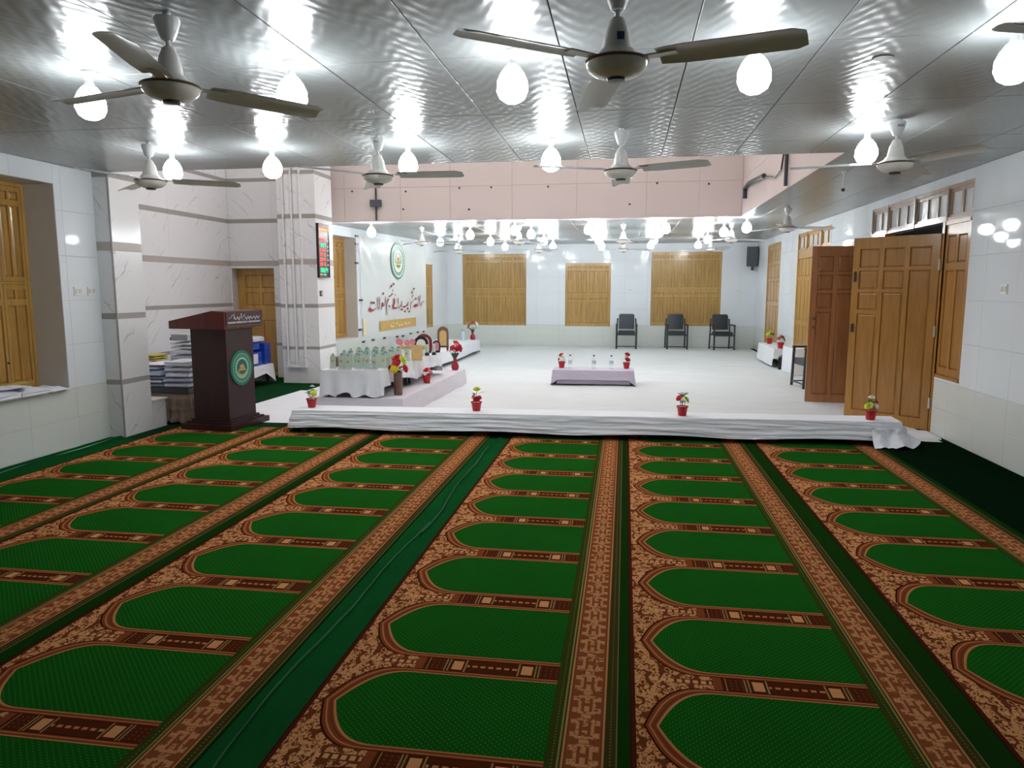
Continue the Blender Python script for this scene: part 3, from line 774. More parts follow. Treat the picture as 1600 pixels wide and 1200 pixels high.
# ---------------------------------------------------------------- draped cloths
def drape(name, poly, ztop, zbot, mat, amp=0.02, freq=9.0, seg=0.05, rows=8, flare=0.05, parent=None, wav=0.0, topn=0.004, lines=0.0):
    """poly: CCW top outline; zbot(k, t, p): hem height at fraction t of edge k"""
    pts = []; n = len(poly); acc = 0.0
    for k in range(n):
        a = Vector(poly[k]); b = Vector(poly[(k + 1) % n]); L = (b - a).length; d = (b - a) / L; nr = Vector((d.y, -d.x))
        m = max(2, int(L / seg))
        for i in range(m): pts.append((a + (b - a) * i / m, nr, k, i / m, acc + L * i / m))
        acc += L
    N = len(pts); vs = []; fs = []
    for r in range(rows + 1):
        t = r / rows
        for (p, nr, k, f, s) in pts:
            zb = zbot(k, f, p)
            corner = min(f, 1 - f)
            if f == 0.0:
                q = pts[(pts.index((p, nr, k, f, s)) - 1) % N][1]; nr = (nr + q).normalized()
            w = amp * t * (0.6 * sin(s * freq) + 0.5 * sin(s * freq * 0.57 + 1.3 + t) + 0.5 * noise.noise(Vector((s * 3, t * 2, ztop * 7)))) + flare * t
            if lines: w += lines * min(1, t * 5) * (noise.noise(Vector((s * 1.3, t * 5.5 + 0.6 * sin(s * 0.9), 1))) + 0.7 * noise.noise(Vector((s * 3.0, t * 11 + 0.8 * sin(s * 1.7), 7))) + 0.35 * noise.noise(Vector((s * 6.5, t * 20, 3))))
            z = ztop + (zb - ztop) * t + (topn * noise.noise(Vector((p.x * 4, p.y * 4, 0))) if r == 0 else wav * t * sin(s * 2.6))
            vs.append((p.x + nr.x * w, p.y + nr.y * w, max(z, 0.012)))
    for r in range(rows):
        for i in range(N):
            j = (i + 1) % N; fs.append((r * N + i, (r + 1) * N + i, (r + 1) * N + j, r * N + j))
    m = MB().add(vs, fs); m.f.append(tuple(range(N)))
    return m.build(name, mat, parent, True, 0.9)
# long front bench: low desks under one cloth
bx0, by0, bx1, by1 = -3.64, 7.49, 2.80, 7.74
def bl(x): return by0 + (by1 - by0) * (x - bx0) / (bx1 - bx0)
xs = [-3.60, -2.45, -1.14, 0.19, 1.50, 2.74]
wheres = ['leftmost of the row, at its lectern end', 'second from the lectern end', 'middle one of the row of five', 'second from the open doors', 'rightmost of the row, at its open door end']
for i in range(5):
    a, b = xs[i] + 0.02, xs[i + 1] - 0.02
    t = thing('low_desk', 'low dark desk under front cloth, %s' % wheres[i], 'desk', ((a + b) / 2, bl((a + b) / 2) + 0.18, 0.008), atan2(by1 - by0, bx1 - bx0), 'low desks of the front bench')
    h = (b - a) / 2
    MB().box(-h, h, -0.14, 0.15, 0.205, 0.232).build('desk_top', M_black, t)
    for sx in (-1, 1):
        for sy in (-1, 1):
            MB().box(sx * (h - 0.04) - 0.035, sx * (h - 0.04) + 0.035, sy * 0.105 - 0.035, sy * 0.105 + 0.035, 0, 0.205).build('leg', M_black, t)
    MB().box(-h + 0.05, h - 0.05, -0.012, 0.012, 0.14, 0.205).build('rail', M_black, t)
bench = drape('bench_cloth', [(bx0, by0), (bx1, by1), (bx1 + 0.02, by1 + 0.36), (bx0 - 0.03, by0 + 0.36)], 0.252,
              lambda k, f, p: (0.066 + 0.010 * sin(f * 23)) if k == 0 else (0.02 if k == 3 else (0.03 if k == 1 else 0.03)), M_bench, 0.006, 4.0, 0.035, 24, 0.065, None, 0.0, 0.003, 0.016)
tag(bench, 'long crumpled white cloth over the front row of low desks', 'cloth')
def bunch(i, j):
    a = i * 2.9 - 1.2; t = j
    px = 2.50 + 0.33 * min(1, i * 1.5); py = 7.70 + 0.25 * max(0, i - 0.66) * 3
    fl = 0.02 + 0.14 * t * t + 0.030 * t * sin(i * 17) + 0.02 * noise.noise(Vector((i * 9, t * 4, 2)))
    dx, dy = (0.0, -1.0) if i < 0.6 else (sin((i - 0.6) * 3.9), -cos((i - 0.6) * 3.9))
    z = 0.20 - 0.185 * t - 0.05 * (1 - i) * t + 0.06 * t * abs(sin(i * 8.5 + 0.4))
    return (px + dx * fl, py + dy * fl, max(z, 0.012 + 0.01 * abs(sin(i * 23))))
MB().grid(bunch, 40, 14).build('hanging_corner', M_bench, bench, True, 3.0)
# raised platform of desks under lilac cloth, L of the prize display
pf = drape('platform_cloth', [(-3.80, 8.45), (-2.68, 8.50), (-2.62, 11.80), (-3.80, 11.80)], 0.25, lambda k, f, p: 0.018, M_lilac, 0.010, 5.0, 0.07, 8, 0.03, None, 0.0, 0.006, 0.006)
tag(pf, 'lilac cloth over the low platform that carries the prize table', 'cloth')
p2 = drape('platform_cloth', [(-4.62, 12.15), (-3.62, 12.15), (-3.56, 17.7), (-4.62, 17.7)], 0.33, lambda k, f, p: 0.03 + (0.05 if k == 1 else 0), M_cloth, 0.010, 4.0, 0.10, 6, 0.03, None, 0.012)
tag(p2, 'white cloth over the long low platform beneath the banner end', 'cloth')
# prize table
for i, (y0, y1, lab) in enumerate(((8.50, 9.78, 'nearer of two low tables under the prize cloth'), (9.82, 11.10, 'farther of two low tables under the prize cloth'))):
    t = thing('prize_table', lab, 'table', (-3.33, (y0 + y1) / 2, 0.256), 0, 'prize tables')
    h = (y1 - y0) / 2
    MB().box(-0.36, 0.36, -h, h, 0.30, 0.33).build('table_top', M_darkm, t)
    for sx in (-1, 1):
        for sy in (-1, 1): MB().box(sx * 0.32 - 0.02, sx * 0.32 + 0.02, sy * (h - 0.06) - 0.02, sy * (h - 0.06) + 0.02, 0, 0.30).build('leg', M_darkm, t)
    MB().bar((-0.32, -h + 0.06, 0.15), (0.32, h - 0.06, 0.15), 0.02).build('brace', M_darkm, t)
def hem(k, f, p):
    if k == 0: return 0.275 + 0.018 * sin(f * 19) + (0.03 if 0.25 < f < 0.5 else 0)
    if k == 1: return 0.32 + 0.10 * abs(sin(f * 5.5 + 0.3)) if f > 0.03 else 0.28
    return 0.30
tc = drape('prize_cloth', [(-3.70, 8.44), (-2.955, 8.50), (-2.86, 11.12), (-3.70, 11.12)], 0.595, hem, M_cloth, 0.028, 34.0, 0.02, 12, 0.025)
tag(tc, 'white cloth hanging in folds over the prize table', 'tablecloth')

# ---------------------------------------------------------------- flowers, pots, vases
def petals(m, c, r, rings=3, per=6, up=(0, 0, 1), open_=1.0):
    up = Vector(up).normalized(); q = Vector((0, 0, 1)).rotation_difference(up).to_matrix().to_4x4()
    B0 = Matrix.Translation(c) @ q
    for k in range(rings):
        tilt = (0.25 + 0.42 * k) * open_; rr = r * (0.55 + 0.22 * k)
        for i in range(per):
            a = 2 * pi * (i + 0.5 * k) / per + random.uniform(-0.1, 0.1); ca, sa = cos(a), sin(a)
            vs = []
            for (s, wd) in ((0.0, 0.18), (0.45, 0.52), (0.8, 0.55), (1.0, 0.25)):
                d = rr * s * sin(tilt + 0.3 * s); z = rr * s * cos(tilt + 0.5 * s) - 0.25 * r
                for e in (-1, 1): vs.append(B0 @ Vector((d * ca - e * rr * wd * sa, d * sa + e * rr * wd * ca, z + 0.04 * r * (1 if e > 0 else 0))))
            m.add(vs, [(0, 1, 3, 2), (2, 3, 5, 4), (4, 5, 7, 6)])
    m.ball(Vector(c), r * 0.35, 6, 4)
def leafmesh(m, base, d, ln, wd, droop=0.3):
    d = Vector(d).normalized(); s = d.cross(Vector((0, 0, 1))); s = s.normalized() if s.length > 1e-3 else Vector((1, 0, 0))
    vs = []
    for t, w in ((0, 0.12), (0.35, 1.0), (0.7, 0.8), (1.0, 0.05)):
        c = Vector(base) + d * ln * t - Vector((0, 0, droop * ln * t * t))
        vs += [c - s * wd * w / 2, c + Vector((0, 0, -0.02 * ln)), c + s * wd * w / 2]
    m.add(vs, [(3 * i + j, 3 * i + j + 1, 3 * i + j + 4, 3 * i + j + 3) for i in range(3) for j in range(2)])
def flowers(t, top, blooms, leaves, stem_mat=None, leaf_mat=None, spread=0.05):
    """blooms: (dx, dy, dz, r, material)"""
    for dx, dy, dz, r, mt in blooms:
        MB().tube([(dx * 0.15, dy * 0.15, top - 0.03), (dx * 0.6, dy * 0.6, top + dz * 0.6), (dx, dy, top + dz - r * 0.2)], 0.0028, 5).build('stem', stem_mat or M_leaf, t)
        m = MB(); petals(m, (dx, dy, top + dz), r * 1.05, 3, 7, (dx * 3, dy * 3 - 0.05, 0.12)); m.build('flower', mt, t)
    for (a, z, ln) in leaves:
        m = MB(); leafmesh(m, (0.2 * spread * cos(a), 0.2 * spread * sin(a), top + z), (cos(a), sin(a), 0.7), ln * 1.15, ln * 0.75); m.build('leaf', leaf_mat or M_leaf, t)
def pot(loc, label, blooms, leaves, sc=1.0, group='red pots of artificial flowers', leaf_mat=None):
    t = thing('flower_pot', label, 'flower pot', loc, random.uniform(-0.4, 0.4), group)
    t.scale = (sc,) * 3
    MB().lathe([(0.042, 0.0), (0.056, 0.088), (0.062, 0.088), (0.064, 0.102), (0.058, 0.102), (0.055, 0.09)], 18, cap=False).lathe([(0.0, 0.001), (0.042, 0.001)], 18, cap=False).build('pot_body', M_red, t, True)
    MB().lathe([(0.0, 0.092), (0.056, 0.090)], 14, cap=False).build('foam', M_fwhite, t)
    flowers(t, 0.095, blooms, leaves, None, leaf_mat)
    return t
PB = 0.254
pot((-3.50, 7.70, PB), 'red pot with lime, white and dark green flowers, nearest the lectern', [(0.035, -0.01, 0.075, 0.040, M_flime), (-0.03, 0.0, 0.055, 0.028, M_fwhite), (0.0, 0.02, 0.15, 0.03, M_fwhite), (0.03, -0.02, 0.03, 0.022, M_fwhite)], [(2.6, 0.06, 0.08), (3.4, 0.05, 0.075), (1.8, 0.08, 0.07), (0.8, 0.07, 0.07), (4.6, 0.02, 0.06)], 1.0, leaf_mat=M_leafd)
pot((-1.60, 7.76, PB), 'red pot with lime top flower over red blooms, second on the bench', [(0.005, 0.0, 0.155, 0.042, M_flime), (-0.035, -0.01, 0.07, 0.034, M_fpink), (0.01, -0.02, 0.045, 0.040, M_fred), (0.045, 0, 0.06, 0.026, M_fred)], [(2.8, 0.08, 0.06), (0.2, 0.09, 0.085), (5.0, 0.02, 0.05)])
pot((0.63, 7.80, PB), 'red pot with red and lime flowers, third along the bench', [(-0.05, -0.01, 0.10, 0.036, M_fred), (0.045, -0.015, 0.085, 0.042, M_flime), (0.0, 0.02, 0.145, 0.030, M_fwhite), (-0.005, -0.02, 0.07, 0.026, M_fwhite)], [(0.4, 0.12, 0.075), (2.4, 0.12, 0.06), (4.2, 0.04, 0.06), (5.5, 0.05, 0.05), (1.4, 0.10, 0.07)], leaf_mat=M_leaf)
pot((2.53, 7.84, PB), 'red pot with white, lime and red flowers in front of the open door', [(0.0, 0.01, 0.145, 0.036, M_fwhite), (-0.03, -0.02, 0.06, 0.046, M_flime), (0.05, 0.0, 0.10, 0.026, M_fred), (0.055, -0.02, 0.055, 0.03, M_fwhite)], [(2.6, 0.06, 0.07), (0.9, 0.07, 0.07), (1.8, 0.08, 0.065), (3.6, 0.08, 0.06)])
pot((-2.78, 9.98, 0.256), 'red pot with red and pink blooms on the lilac platform', [(0.0, 0.0, 0.085, 0.052, M_fred), (-0.09, -0.01, 0.01, 0.034, M_fpink), (0.055, 0.0, 0.06, 0.035, M_fpink), (0.005, -0.05, 0.03, 0.022, M_fwhite)], [(0.2, 0.02, 0.09), (5.6, 0.0, 0.07), (0.9, 0.05, 0.07)], 1.08)
def vase(loc, label, prof, mat, blooms, leaves, group, leaf_mat=None, sc=1.0, collar=None):
    t = thing('flower_vase', label, 'vase', loc, 0.0, group); t.scale = (sc,) * 3
    MB().lathe(prof, 20, cap=False).lathe([(0.0, 0.001), (prof[0][0], 0.001)], 20, cap=False).build('vase_body', mat, t, True)
    top = prof[-1][1]
    flowers(t, top, blooms, leaves, leaf_mat, leaf_mat)
    if collar:
        m = MB()
        for i in range(10): leafmesh(m, (0, 0, top - 0.01), (cos(i * 0.63), sin(i * 0.63), 1.6), collar, collar * 0.4, 0.1)
        m.build('leaf_collar', leaf_mat or M_leaf, t)
    return t
vase((-2.83, 8.80, 0.256), 'tall bronze cylinder vase of red, yellow and lime flowers', [(0.052, 0.0), (0.055, 0.02), (0.055, 0.27), (0.060, 0.29), (0.052, 0.29), (0.050, 0.26)], M_bronze,
     [(-0.015, 0.0, 0.225, 0.070, M_fred), (0.0, -0.06, 0.16, 0.055, M_fred), (-0.11, 0.0, 0.085, 0.055, M_fred), (0.115, -0.01, 0.08, 0.055, M_fred), (-0.025, -0.08, 0.085, 0.060, M_fyel), (0.085, 0.0, 0.19, 0.065, M_flime)],
     [(0.3, 0.03, 0.11), (1.2, 0.06, 0.12), (2.2, 0.04, 0.11), (3.0, 0.06, 0.10), (4.0, 0.02, 0.10), (4.9, 0.01, 0.10), (5.6, 0.03, 0.10)], 'flower vases', M_leaf)
vp = [(0.048, 0.0), (0.062, 0.03), (0.066, 0.065), (0.055, 0.10), (0.032, 0.14), (0.026, 0.19), (0.034, 0.235), (0.030, 0.235), (0.022, 0.19)]
vase((-2.76, 11.66, 0.256), 'crimson bottle vase of big red flowers on the platform corner', vp, M_crim,
     [(0.03, 0.0, 0.275, 0.06, M_fred), (-0.06, 0.0, 0.19, 0.075, M_fred), (0.09, 0.0, 0.20, 0.085, M_fred), (0.02, -0.04, 0.19, 0.07, M_fred), (-0.13, 0, 0.17, 0.055, M_fred), (0.03, -0.06, 0.235, 0.035, M_fpink), (0.0, -0.07, 0.15, 0.028, M_fpink)],
     [(0.1, 0.13, 0.14), (3.0, 0.12, 0.10)], 'flower vases', M_leafd, 0.98, 0.15)
vase((-3.70, 17.55, 0.336), 'crimson bottle vase of orange and cream flowers below the wide window', vp, M_crim,
     [(-0.10, 0.0, 0.16, 0.07, M_forange), (-0.01, 0.0, 0.24, 0.06, M_forange), (0.12, 0.0, 0.20, 0.065, M_fwhite), (0.03, 0, 0.15, 0.05, M_fwhite), (-0.12, -0.02, 0.12, 0.045, M_fred)],
     [(0.2, 0.05, 0.16), (2.6, 0.04, 0.15), (0.9, 0.09, 0.14), (4.6, 0.0, 0.1)], 'flower vases', M_leaf, 1.0, 0.10)

# ---------------------------------------------------------------- low lilac table with bottles
t = thing('low_table', 'low dark legged table under the lilac cloth', 'table', (-0.49, 12.02, 0.02), 0.02)
MB().box(-0.62, 0.62, -0.20, 0.20, 0.205, 0.232).build('table_top', M_darkm, t)
for sx in (-1, 1):
    for sy in (-1, 1): MB().box(sx * 0.57 - 0.03, sx * 0.57 + 0.03, sy * 0.16 - 0.03, sy * 0.16 + 0.03, 0, 0.205).build('leg', M_black, t)
MB().box(-0.60, 0.60, -0.205, -0.195, 0.02, 0.22).build('apron', M_lilac2, t)['label'] = 'darker lilac apron between the legs'
lc = drape('low_table_cloth', [(-1.15, 11.78), (0.17, 11.81), (0.17, 12.26), (-1.15, 12.24)], 0.268, lambda k, f, p: (0.115 - 0.075 * (max(0.0, abs(f - 0.5) - 0.44) / 0.06)) if k == 0 else 0.022, M_lilac2, 0.006, 7.0, 0.03, 8, 0.035)
tag(lc, 'lilac cloth over the low table in the middle of the white floor', 'tablecloth')
pot((-1.03, 12.14, 0.272), 'red pot with red and white flowers at one end of the low table', [(-0.02, 0, 0.13, 0.045, M_fred), (-0.05, 0, 0.05, 0.045, M_fred), (0.03, 0, 0.09, 0.04, M_fwhite), (0.055, 0.0, 0.05, 0.035, M_fwhite), (-0.01, -0.03, 0.07, 0.03, M_fwhite)], [(2.2, 0.08, 0.07), (0.6, 0.06, 0.07), (3.4, 0.05, 0.07), (0.2, 0.01, 0.06)], 1.0)
pot((0.05, 12.14, 0.272), 'red pot with dusky red roses at the other end of the low table', [(0.015, 0, 0.155, 0.046, M_crim), (0.025, -0.01, 0.065, 0.046, M_crim), (0.0, -0.02, 0.11, 0.028, M_fpink)], [(0.7, 0.1, 0.06), (2.8, 0.05, 0.05)], 1.0)
bt = None
for i, (x, lab) in enumerate(((-0.885, 'water bottle on the lilac table beside the white and red flowers'), (-0.49, 'middle water bottle on the lilac table'), (-0.20, 'water bottle on the lilac table nearest the dusky roses'))):
    if bt is None:
        bt = thing('water_bottle', lab, 'bottle', (x, 12.1, 0.272), 0, 'water bottles on the low table')
        MB().lathe([(0.0, 0.002), (0.030, 0.0), (0.033, 0.012), (0.033, 0.05), (0.030, 0.06), (0.033, 0.07), (0.033, 0.145), (0.028, 0.165), (0.014, 0.195), (0.013, 0.205)], 14, cap=False).build('bottle_body', M_pet, bt, True)
        MB().lathe([(0.0335, 0.075), (0.0335, 0.125)], 14, cap=False).build('bottle_label', M_wrap, bt, True)
        MB().lathe([(0.016, 0.200), (0.016, 0.222), (0.0, 0.222)], 10, cap=False).build('cap', M_darkm, bt)
    else: dup(bt, (x, 12.1, 0.272), 0, lab)

# ---------------------------------------------------------------- chairs
def chair(loc, rz, label):
    t = thing('armchair', label, 'chair', loc, rz, 'black padded armchairs')
    def pad(x0, x1, y0, y1, z0, z1, M=None):
        m = MB(); b = 0.02
        m.box(x0, x1, y0, y1, z0 + b * 0.5, z1 - b * 0.5, M).box(x0 + b, x1 - b, y0 + b * 0.2, y1 - b * 0.2, z0, z1, M); return m
    pad(-0.215, 0.215, -0.24, 0.20, 0.39, 0.46).build('seat', M_vinyl, t)
    R = Matrix.Translation((0, 0.20, 0.50)) @ Matrix.Rotation(radians(-9), 4, 'X')
    m = MB()
    def f(i, j):
        x = -0.20 + 0.40 * i; z = 0.40 * j
        c = 0.035
        if z > 0.36: x *= 1 - 0.10 * ((z - 0.36) / 0.04) ** 2
        return R @ Vector((x, -0.02 + 0.018 * (2 * i - 1) ** 2, z))
    def g(i, j):
        p = R.inverted() @ f(1 - i, j); return R @ Vector((p.x, 0.028, p.z))
    m.grid(f, 8, 8).grid(g, 8, 8)
    m.box(-0.20, 0.20, -0.015, 0.028, 0.0, 0.02, R).box(-0.203, -0.19, -0.003, 0.026, 0, 0.37, R).box(0.19, 0.203, -0.003, 0.026, 0, 0.37, R).box(-0.18, 0.18, -0.015, 0.028, 0.385, 0.398, R)
    m.build('backrest', M_vinyl, t, True)
    for s in (-1, 1):
        MB().tube([(s * 0.255, -0.25, 0), (s * 0.255, -0.235, 0.62)], 0.023, 8).build('leg', M_darkm, t)
        MB().tube([(s * 0.255, 0.27, 0), (s * 0.255, 0.22, 0.40), (s * 0.235, 0.26, 0.78)], 0.021, 8).build('leg', M_darkm, t)
        MB().box(s * 0.255 - 0.025, s * 0.255 + 0.025, -0.26, 0.23, 0.615, 0.645).build('armrest', M_black, t)
        MB().tube([(s * 0.255, -0.25, 0.07), (s * 0.255, 0.26, 0.07)], 0.011, 6).build('side_stretcher', M_darkm, t)
    MB().tube([(-0.255, -0.248, 0.07), (0.255, -0.248, 0.07)], 0.015, 6).build('stretcher', M_darkm, t)
    MB().box(-0.255, 0.255, -0.24, -0.215, 0.355, 0.395).box(-0.255, 0.255, 0.19, 0.215, 0.355, 0.395).build('seat_frame', M_darkm, t)
    return t
c0 = chair((0.06, 19.33, 0.024), radians(0), 'black padded armchair nearest the small middle window')
dup(c0, (1.35, 19.42, 0.024), radians(3), 'black padded armchair in front of the wide window, middle of the three')
dup(c0, (2.50, 19.32, 0.024), radians(7), 'black padded armchair nearest the wall speaker')
dup(c0, (3.02, 12.15, 0.024), radians(-82), 'black armchair side on, half hidden behind the open door leaf')

# ---------------------------------------------------------------- loudspeaker
t = thing('wall_speaker', 'black loudspeaker hung high in the far corner', 'speaker', (3.26, 19.80, 2.16), radians(-12))
MB().prism([(-0.14, -0.13), (0.14, -0.13), (0.10, 0.13), (-0.10, 0.13)], 0.50).build('cabinet', plain('navy_black_cabinet', (0.018, 0.030, 0.045), 0.5), t)
m = MB()
for k in range(12): m.box(-0.125, 0.125, -0.138, -0.131, 0.03 + k * 0.037, 0.055 + k * 0.037)
m.build('grille', M_greyp if False else M_vinyl, t)
MB().box(-0.03, 0.03, -0.02, 0.17, -0.10, 0.0).build('bracket', M_black, t)

# ---------------------------------------------------------------- cloth-covered tables and pots along the right wall
t1 = drape('side_cloth', [(2.96, 15.0), (3.345, 15.0), (3.345, 16.75), (2.96, 16.75)], 0.40, lambda k, f, p: 0.05 if k != 0 else 0.20 + 0.1 * f, M_cloth, 0.010, 9.0, 0.06, 6, 0.03)
tag(t1, 'white cloth over a low table against the right wall', 'tablecloth')
t2 = drape('side_cloth', [(3.08, 13.75), (3.325, 13.75), (3.325, 14.60), (3.04, 14.60)], 0.50, lambda k, f, p: 0.03, M_cloth, 0.02, 12.0, 0.05, 6, 0.03)
tag(t2, 'white cloth bundled over a box beside the closed double door', 'cloth')
m = MB().prism([(0, 0), (0.20, 0), (0.20, 0.28), (0.06, 0.28)], 0.24)
o = m.build('carry_case', M_black); o.location = (2.98, 14.66, 0.024); tag(o, 'small black case on the floor before the side table', 'case')
MB().tube([(0.06, 0.05, 0.235), (0.06, 0.05, 0.27), (0.14, 0.2, 0.27), (0.14, 0.2, 0.235)], 0.009, 6).build('handle', M_darkm, o)
pot((3.12, 16.35, 0.404), 'small red pot of yellow flowers at the far end of the side table', [(-0.04, 0, 0.10, 0.05, M_flime), (0.02, 0, 0.14, 0.045, M_fyel), (0.06, 0, 0.09, 0.05, M_leafd)], [(0.4, 0.08, 0.09), (2.4, 0.07, 0.08), (1.2, 0.1, 0.08)], 1.15)
pot((3.10, 15.12, 0.404), 'small red pot of orange flowers at the near end of the side table', [(-0.03, 0, 0.09, 0.045, M_forange), (0.03, 0, 0.11, 0.05, M_forange), (0.06, 0, 0.06, 0.04, M_leafd)], [(0.4, 0.08, 0.08), (2.4, 0.07, 0.08)], 1.15)

# ---------------------------------------------------------------- awards
def arch(w, h, n=8, sh=0.5):
    r = w / 2
    return [(-r, 0), (r, 0), (r, h - r * sh * 2)] + [(r * cos(pi * k / n), h - r * sh * 2 + r * sh * 2 * sin(pi * k / n)) for k in range(1, n)] + [(-r, h - r * sh * 2)]
UP = Matrix.Rotation(pi / 2, 4, 'X')
tr = thing('crystal_trophy', '', 'trophy', (0, 0, 0), 0, 'small crystal trophies on the prize table')
MB().box(-0.032, 0.032, -0.02, 0.02, 0, 0.022).build('base', M_crys, tr)
MB().prism(arch(0.056, 0.13), 0.016, Matrix.Translation((0, 0.008, 0.022)) @ UP).build('plate', M_crys, tr)
m = MB()
for a in (0.5, 1.1, 1.57, 2.04, 2.64): leafmesh(m, (0, 0, 0.135), (cos(a), -0.1, sin(a) * 1.2), 0.036, 0.018, 0.0)
m.build('leaf_crest', M_crest, tr)
m = MB().prism([(0.017 * cos(k * pi / 4), 0.017 * sin(k * pi / 4)) for k in range(8)], 0.003, Matrix.Translation((0, -0.008, 0.085)) @ UP)
m.build('medallion', M_gold, tr)
first = True
for r in range(8):
    for c in range(6):
        x = -3.60 + c * 0.113 + (0.0, 0.045, 0.018, 0.065)[r % 4] + random.uniform(-0.02, 0.02); y = 8.56 + r * 0.155 + random.uniform(-0.03, 0.03)
        lab = 'small crystal trophy with leaf crest, %s row from table front, %s from the wall' % (ORD[r], ORD[c])
        q = tr if first else dup(tr)
        q.location = (x, y, 0.602); q.rotation_euler = (0, 0, random.uniform(-0.3, 0.3)); q['label'] = lab; first = False
        q.scale = (1.22, 1.22, random.uniform(1.08, 1.24))
# tall cups with gold bands
cup = thing('award_cup', '', 'award', (0, 0, 0), 0, 'tall white and gold award cups')
MB().lathe([(0.030, 0), (0.030, 0.012), (0.014, 0.03), (0.020, 0.07), (0.032, 0.15), (0.030, 0.15), (0.0, 0.08)], 12, cap=False).build('cup_body', M_fwhite, cup, True)
MB().lathe([(0.030, 0.125), (0.0335, 0.145), (0.034, 0.175), (0.026, 0.18), (0.026, 0.13)], 12, cap=False).build('gold_band', M_gold, cup, True)
for i in range(8):
    q = cup if i == 0 else dup(cup)
    q.location = (-3.16 + 0.105 * (i % 4), 9.90 + 0.16 * (i // 4), 0.602)
    q['label'] = 'tall white award cup with gold band, %s in the %s row behind the crystal trophies' % (ORD[i % 4], ('front', 'back')[i // 4])
for i, (x, y) in enumerate(((-3.28, 10.35), (-3.12, 10.45), (-3.15, 10.27), (-3.36, 10.52))):
    t = thing('pink_award', 'pink flower shaped award, %s of the cluster behind the gold cups' % ORD[i], 'award', (x, y, 0.602), 0, 'pink awards')
    MB().box(-0.03, 0.03, -0.025, 0.025, 0, 0.02).tube([(0, 0, 0.02), (0, 0, 0.15)], 0.008, 6).build('stand', M_fwhite, t)
    m = MB(); petals(m, (0, 0, 0.20), 0.07, 2, 6, (0, -1, 0.1)); m.build('flower_disc', M_fpink, t)
t = thing('gold_plaque', 'gold plaque leaning back at the table edge', 'plaque', (-2.84, 9.70, 0.602), radians(20))
R = Matrix.Rotation(radians(-14), 4, 'X')
MB().box(-0.075, 0.075, -0.006, 0.006, 0.0, 0.22, R).build('plate', M_gold, t)
MB().box(-0.055, 0.055, -0.010, -0.006, 0.02, 0.10, R).build('nameplate', M_goldp, t)
MB().bar((0, 0.05, 0.15), (0, 0.13, 0.0), 0.02).build('strut', M_darkm, t)
def shield(loc, label, rim, face, w, h, rz=0.0, base=M_black):
    t = thing('award_shield', label, 'award', loc, rz, 'arched award shields')
    MB().box(-w * 0.45, w * 0.45, -0.035, 0.035, 0, 0.025).build('base', base, t)
    out = arch(w, h); inn = arch(w * 0.62, h * 0.80)
    MB().prism(out, 0.02, Matrix.Translation((0, 0.012, 0.025)) @ UP).build('rim', rim, t)
    MB().prism(inn, 0.012, Matrix.Translation((0, -0.006, 0.030)) @ UP).build('face_plate', face, t)
    return t
shield((-3.02, 10.55, 0.602), 'black arched award shield with a white face', M_black, M_fwhite, 0.22, 0.26, 0.2)
shield((-3.08, 10.92, 0.602), 'red arched award shield with a pale face', plain('maroon_lacquer', (0.24, 0.03, 0.035), 0.3), M_fwhite, 0.26, 0.27, 0.25)
shield((-2.905, 11.02, 0.602), 'small black rimmed award at the far table end', M_vinyl, M_fpink, 0.12, 0.16, 0.2)
shield((-3.86, 15.2, 0.336), 'bronze oval award on the white covered platform', M_bronze, M_gold, 0.24, 0.42, 0.2)
for i, (x, y) in enumerate(((-2.99, 10.40), (-2.905, 10.47), (-2.825, 10.56))):
    t = thing('figurine', 'pale green figurine on a dark base, %s of three at the table edge' % ('nearest', 'middle', 'farthest')[i], 'figurine', (x, y, 0.602), 0, 'pale green figurines')
    MB().lathe([(0.034, 0), (0.034, 0.03), (0.022, 0.045), (0, 0.045)], 10, cap=False).build('base', M_black, t)
    MB().lathe([(0.026, 0.045), (0.030, 0.08), (0.020, 0.12), (0.026, 0.14), (0.018, 0.165), (0, 0.17)], 10, cap=False).build('figure', M_crys, t, True)
t = thing('brown_box', 'small brown gift box at the wall side of the trophies', 'box', (-3.655, 8.80, 0.602))
MB().box(-0.035, 0.035, -0.05, 0.05, 0, 0.10).build('box_body', M_bronze, t); MB().box(-0.038, 0.038, -0.053, 0.053, 0.10, 0.125).build('box_lid', M_brown, t)
t = thing('white_flask', 'white flask on the platform beside the far crimson vase', 'flask', (-3.92, 17.4, 0.336))
MB().lathe([(0.05, 0), (0.055, 0.16), (0.03, 0.2), (0.03, 0.23), (0, 0.23)], 12, cap=False).build('flask_body', M_wrap, t, True)
MB().lathe([(0.034, 0.22), (0.034, 0.26), (0, 0.262)], 10, cap=False).build('lid', M_greyp, t)

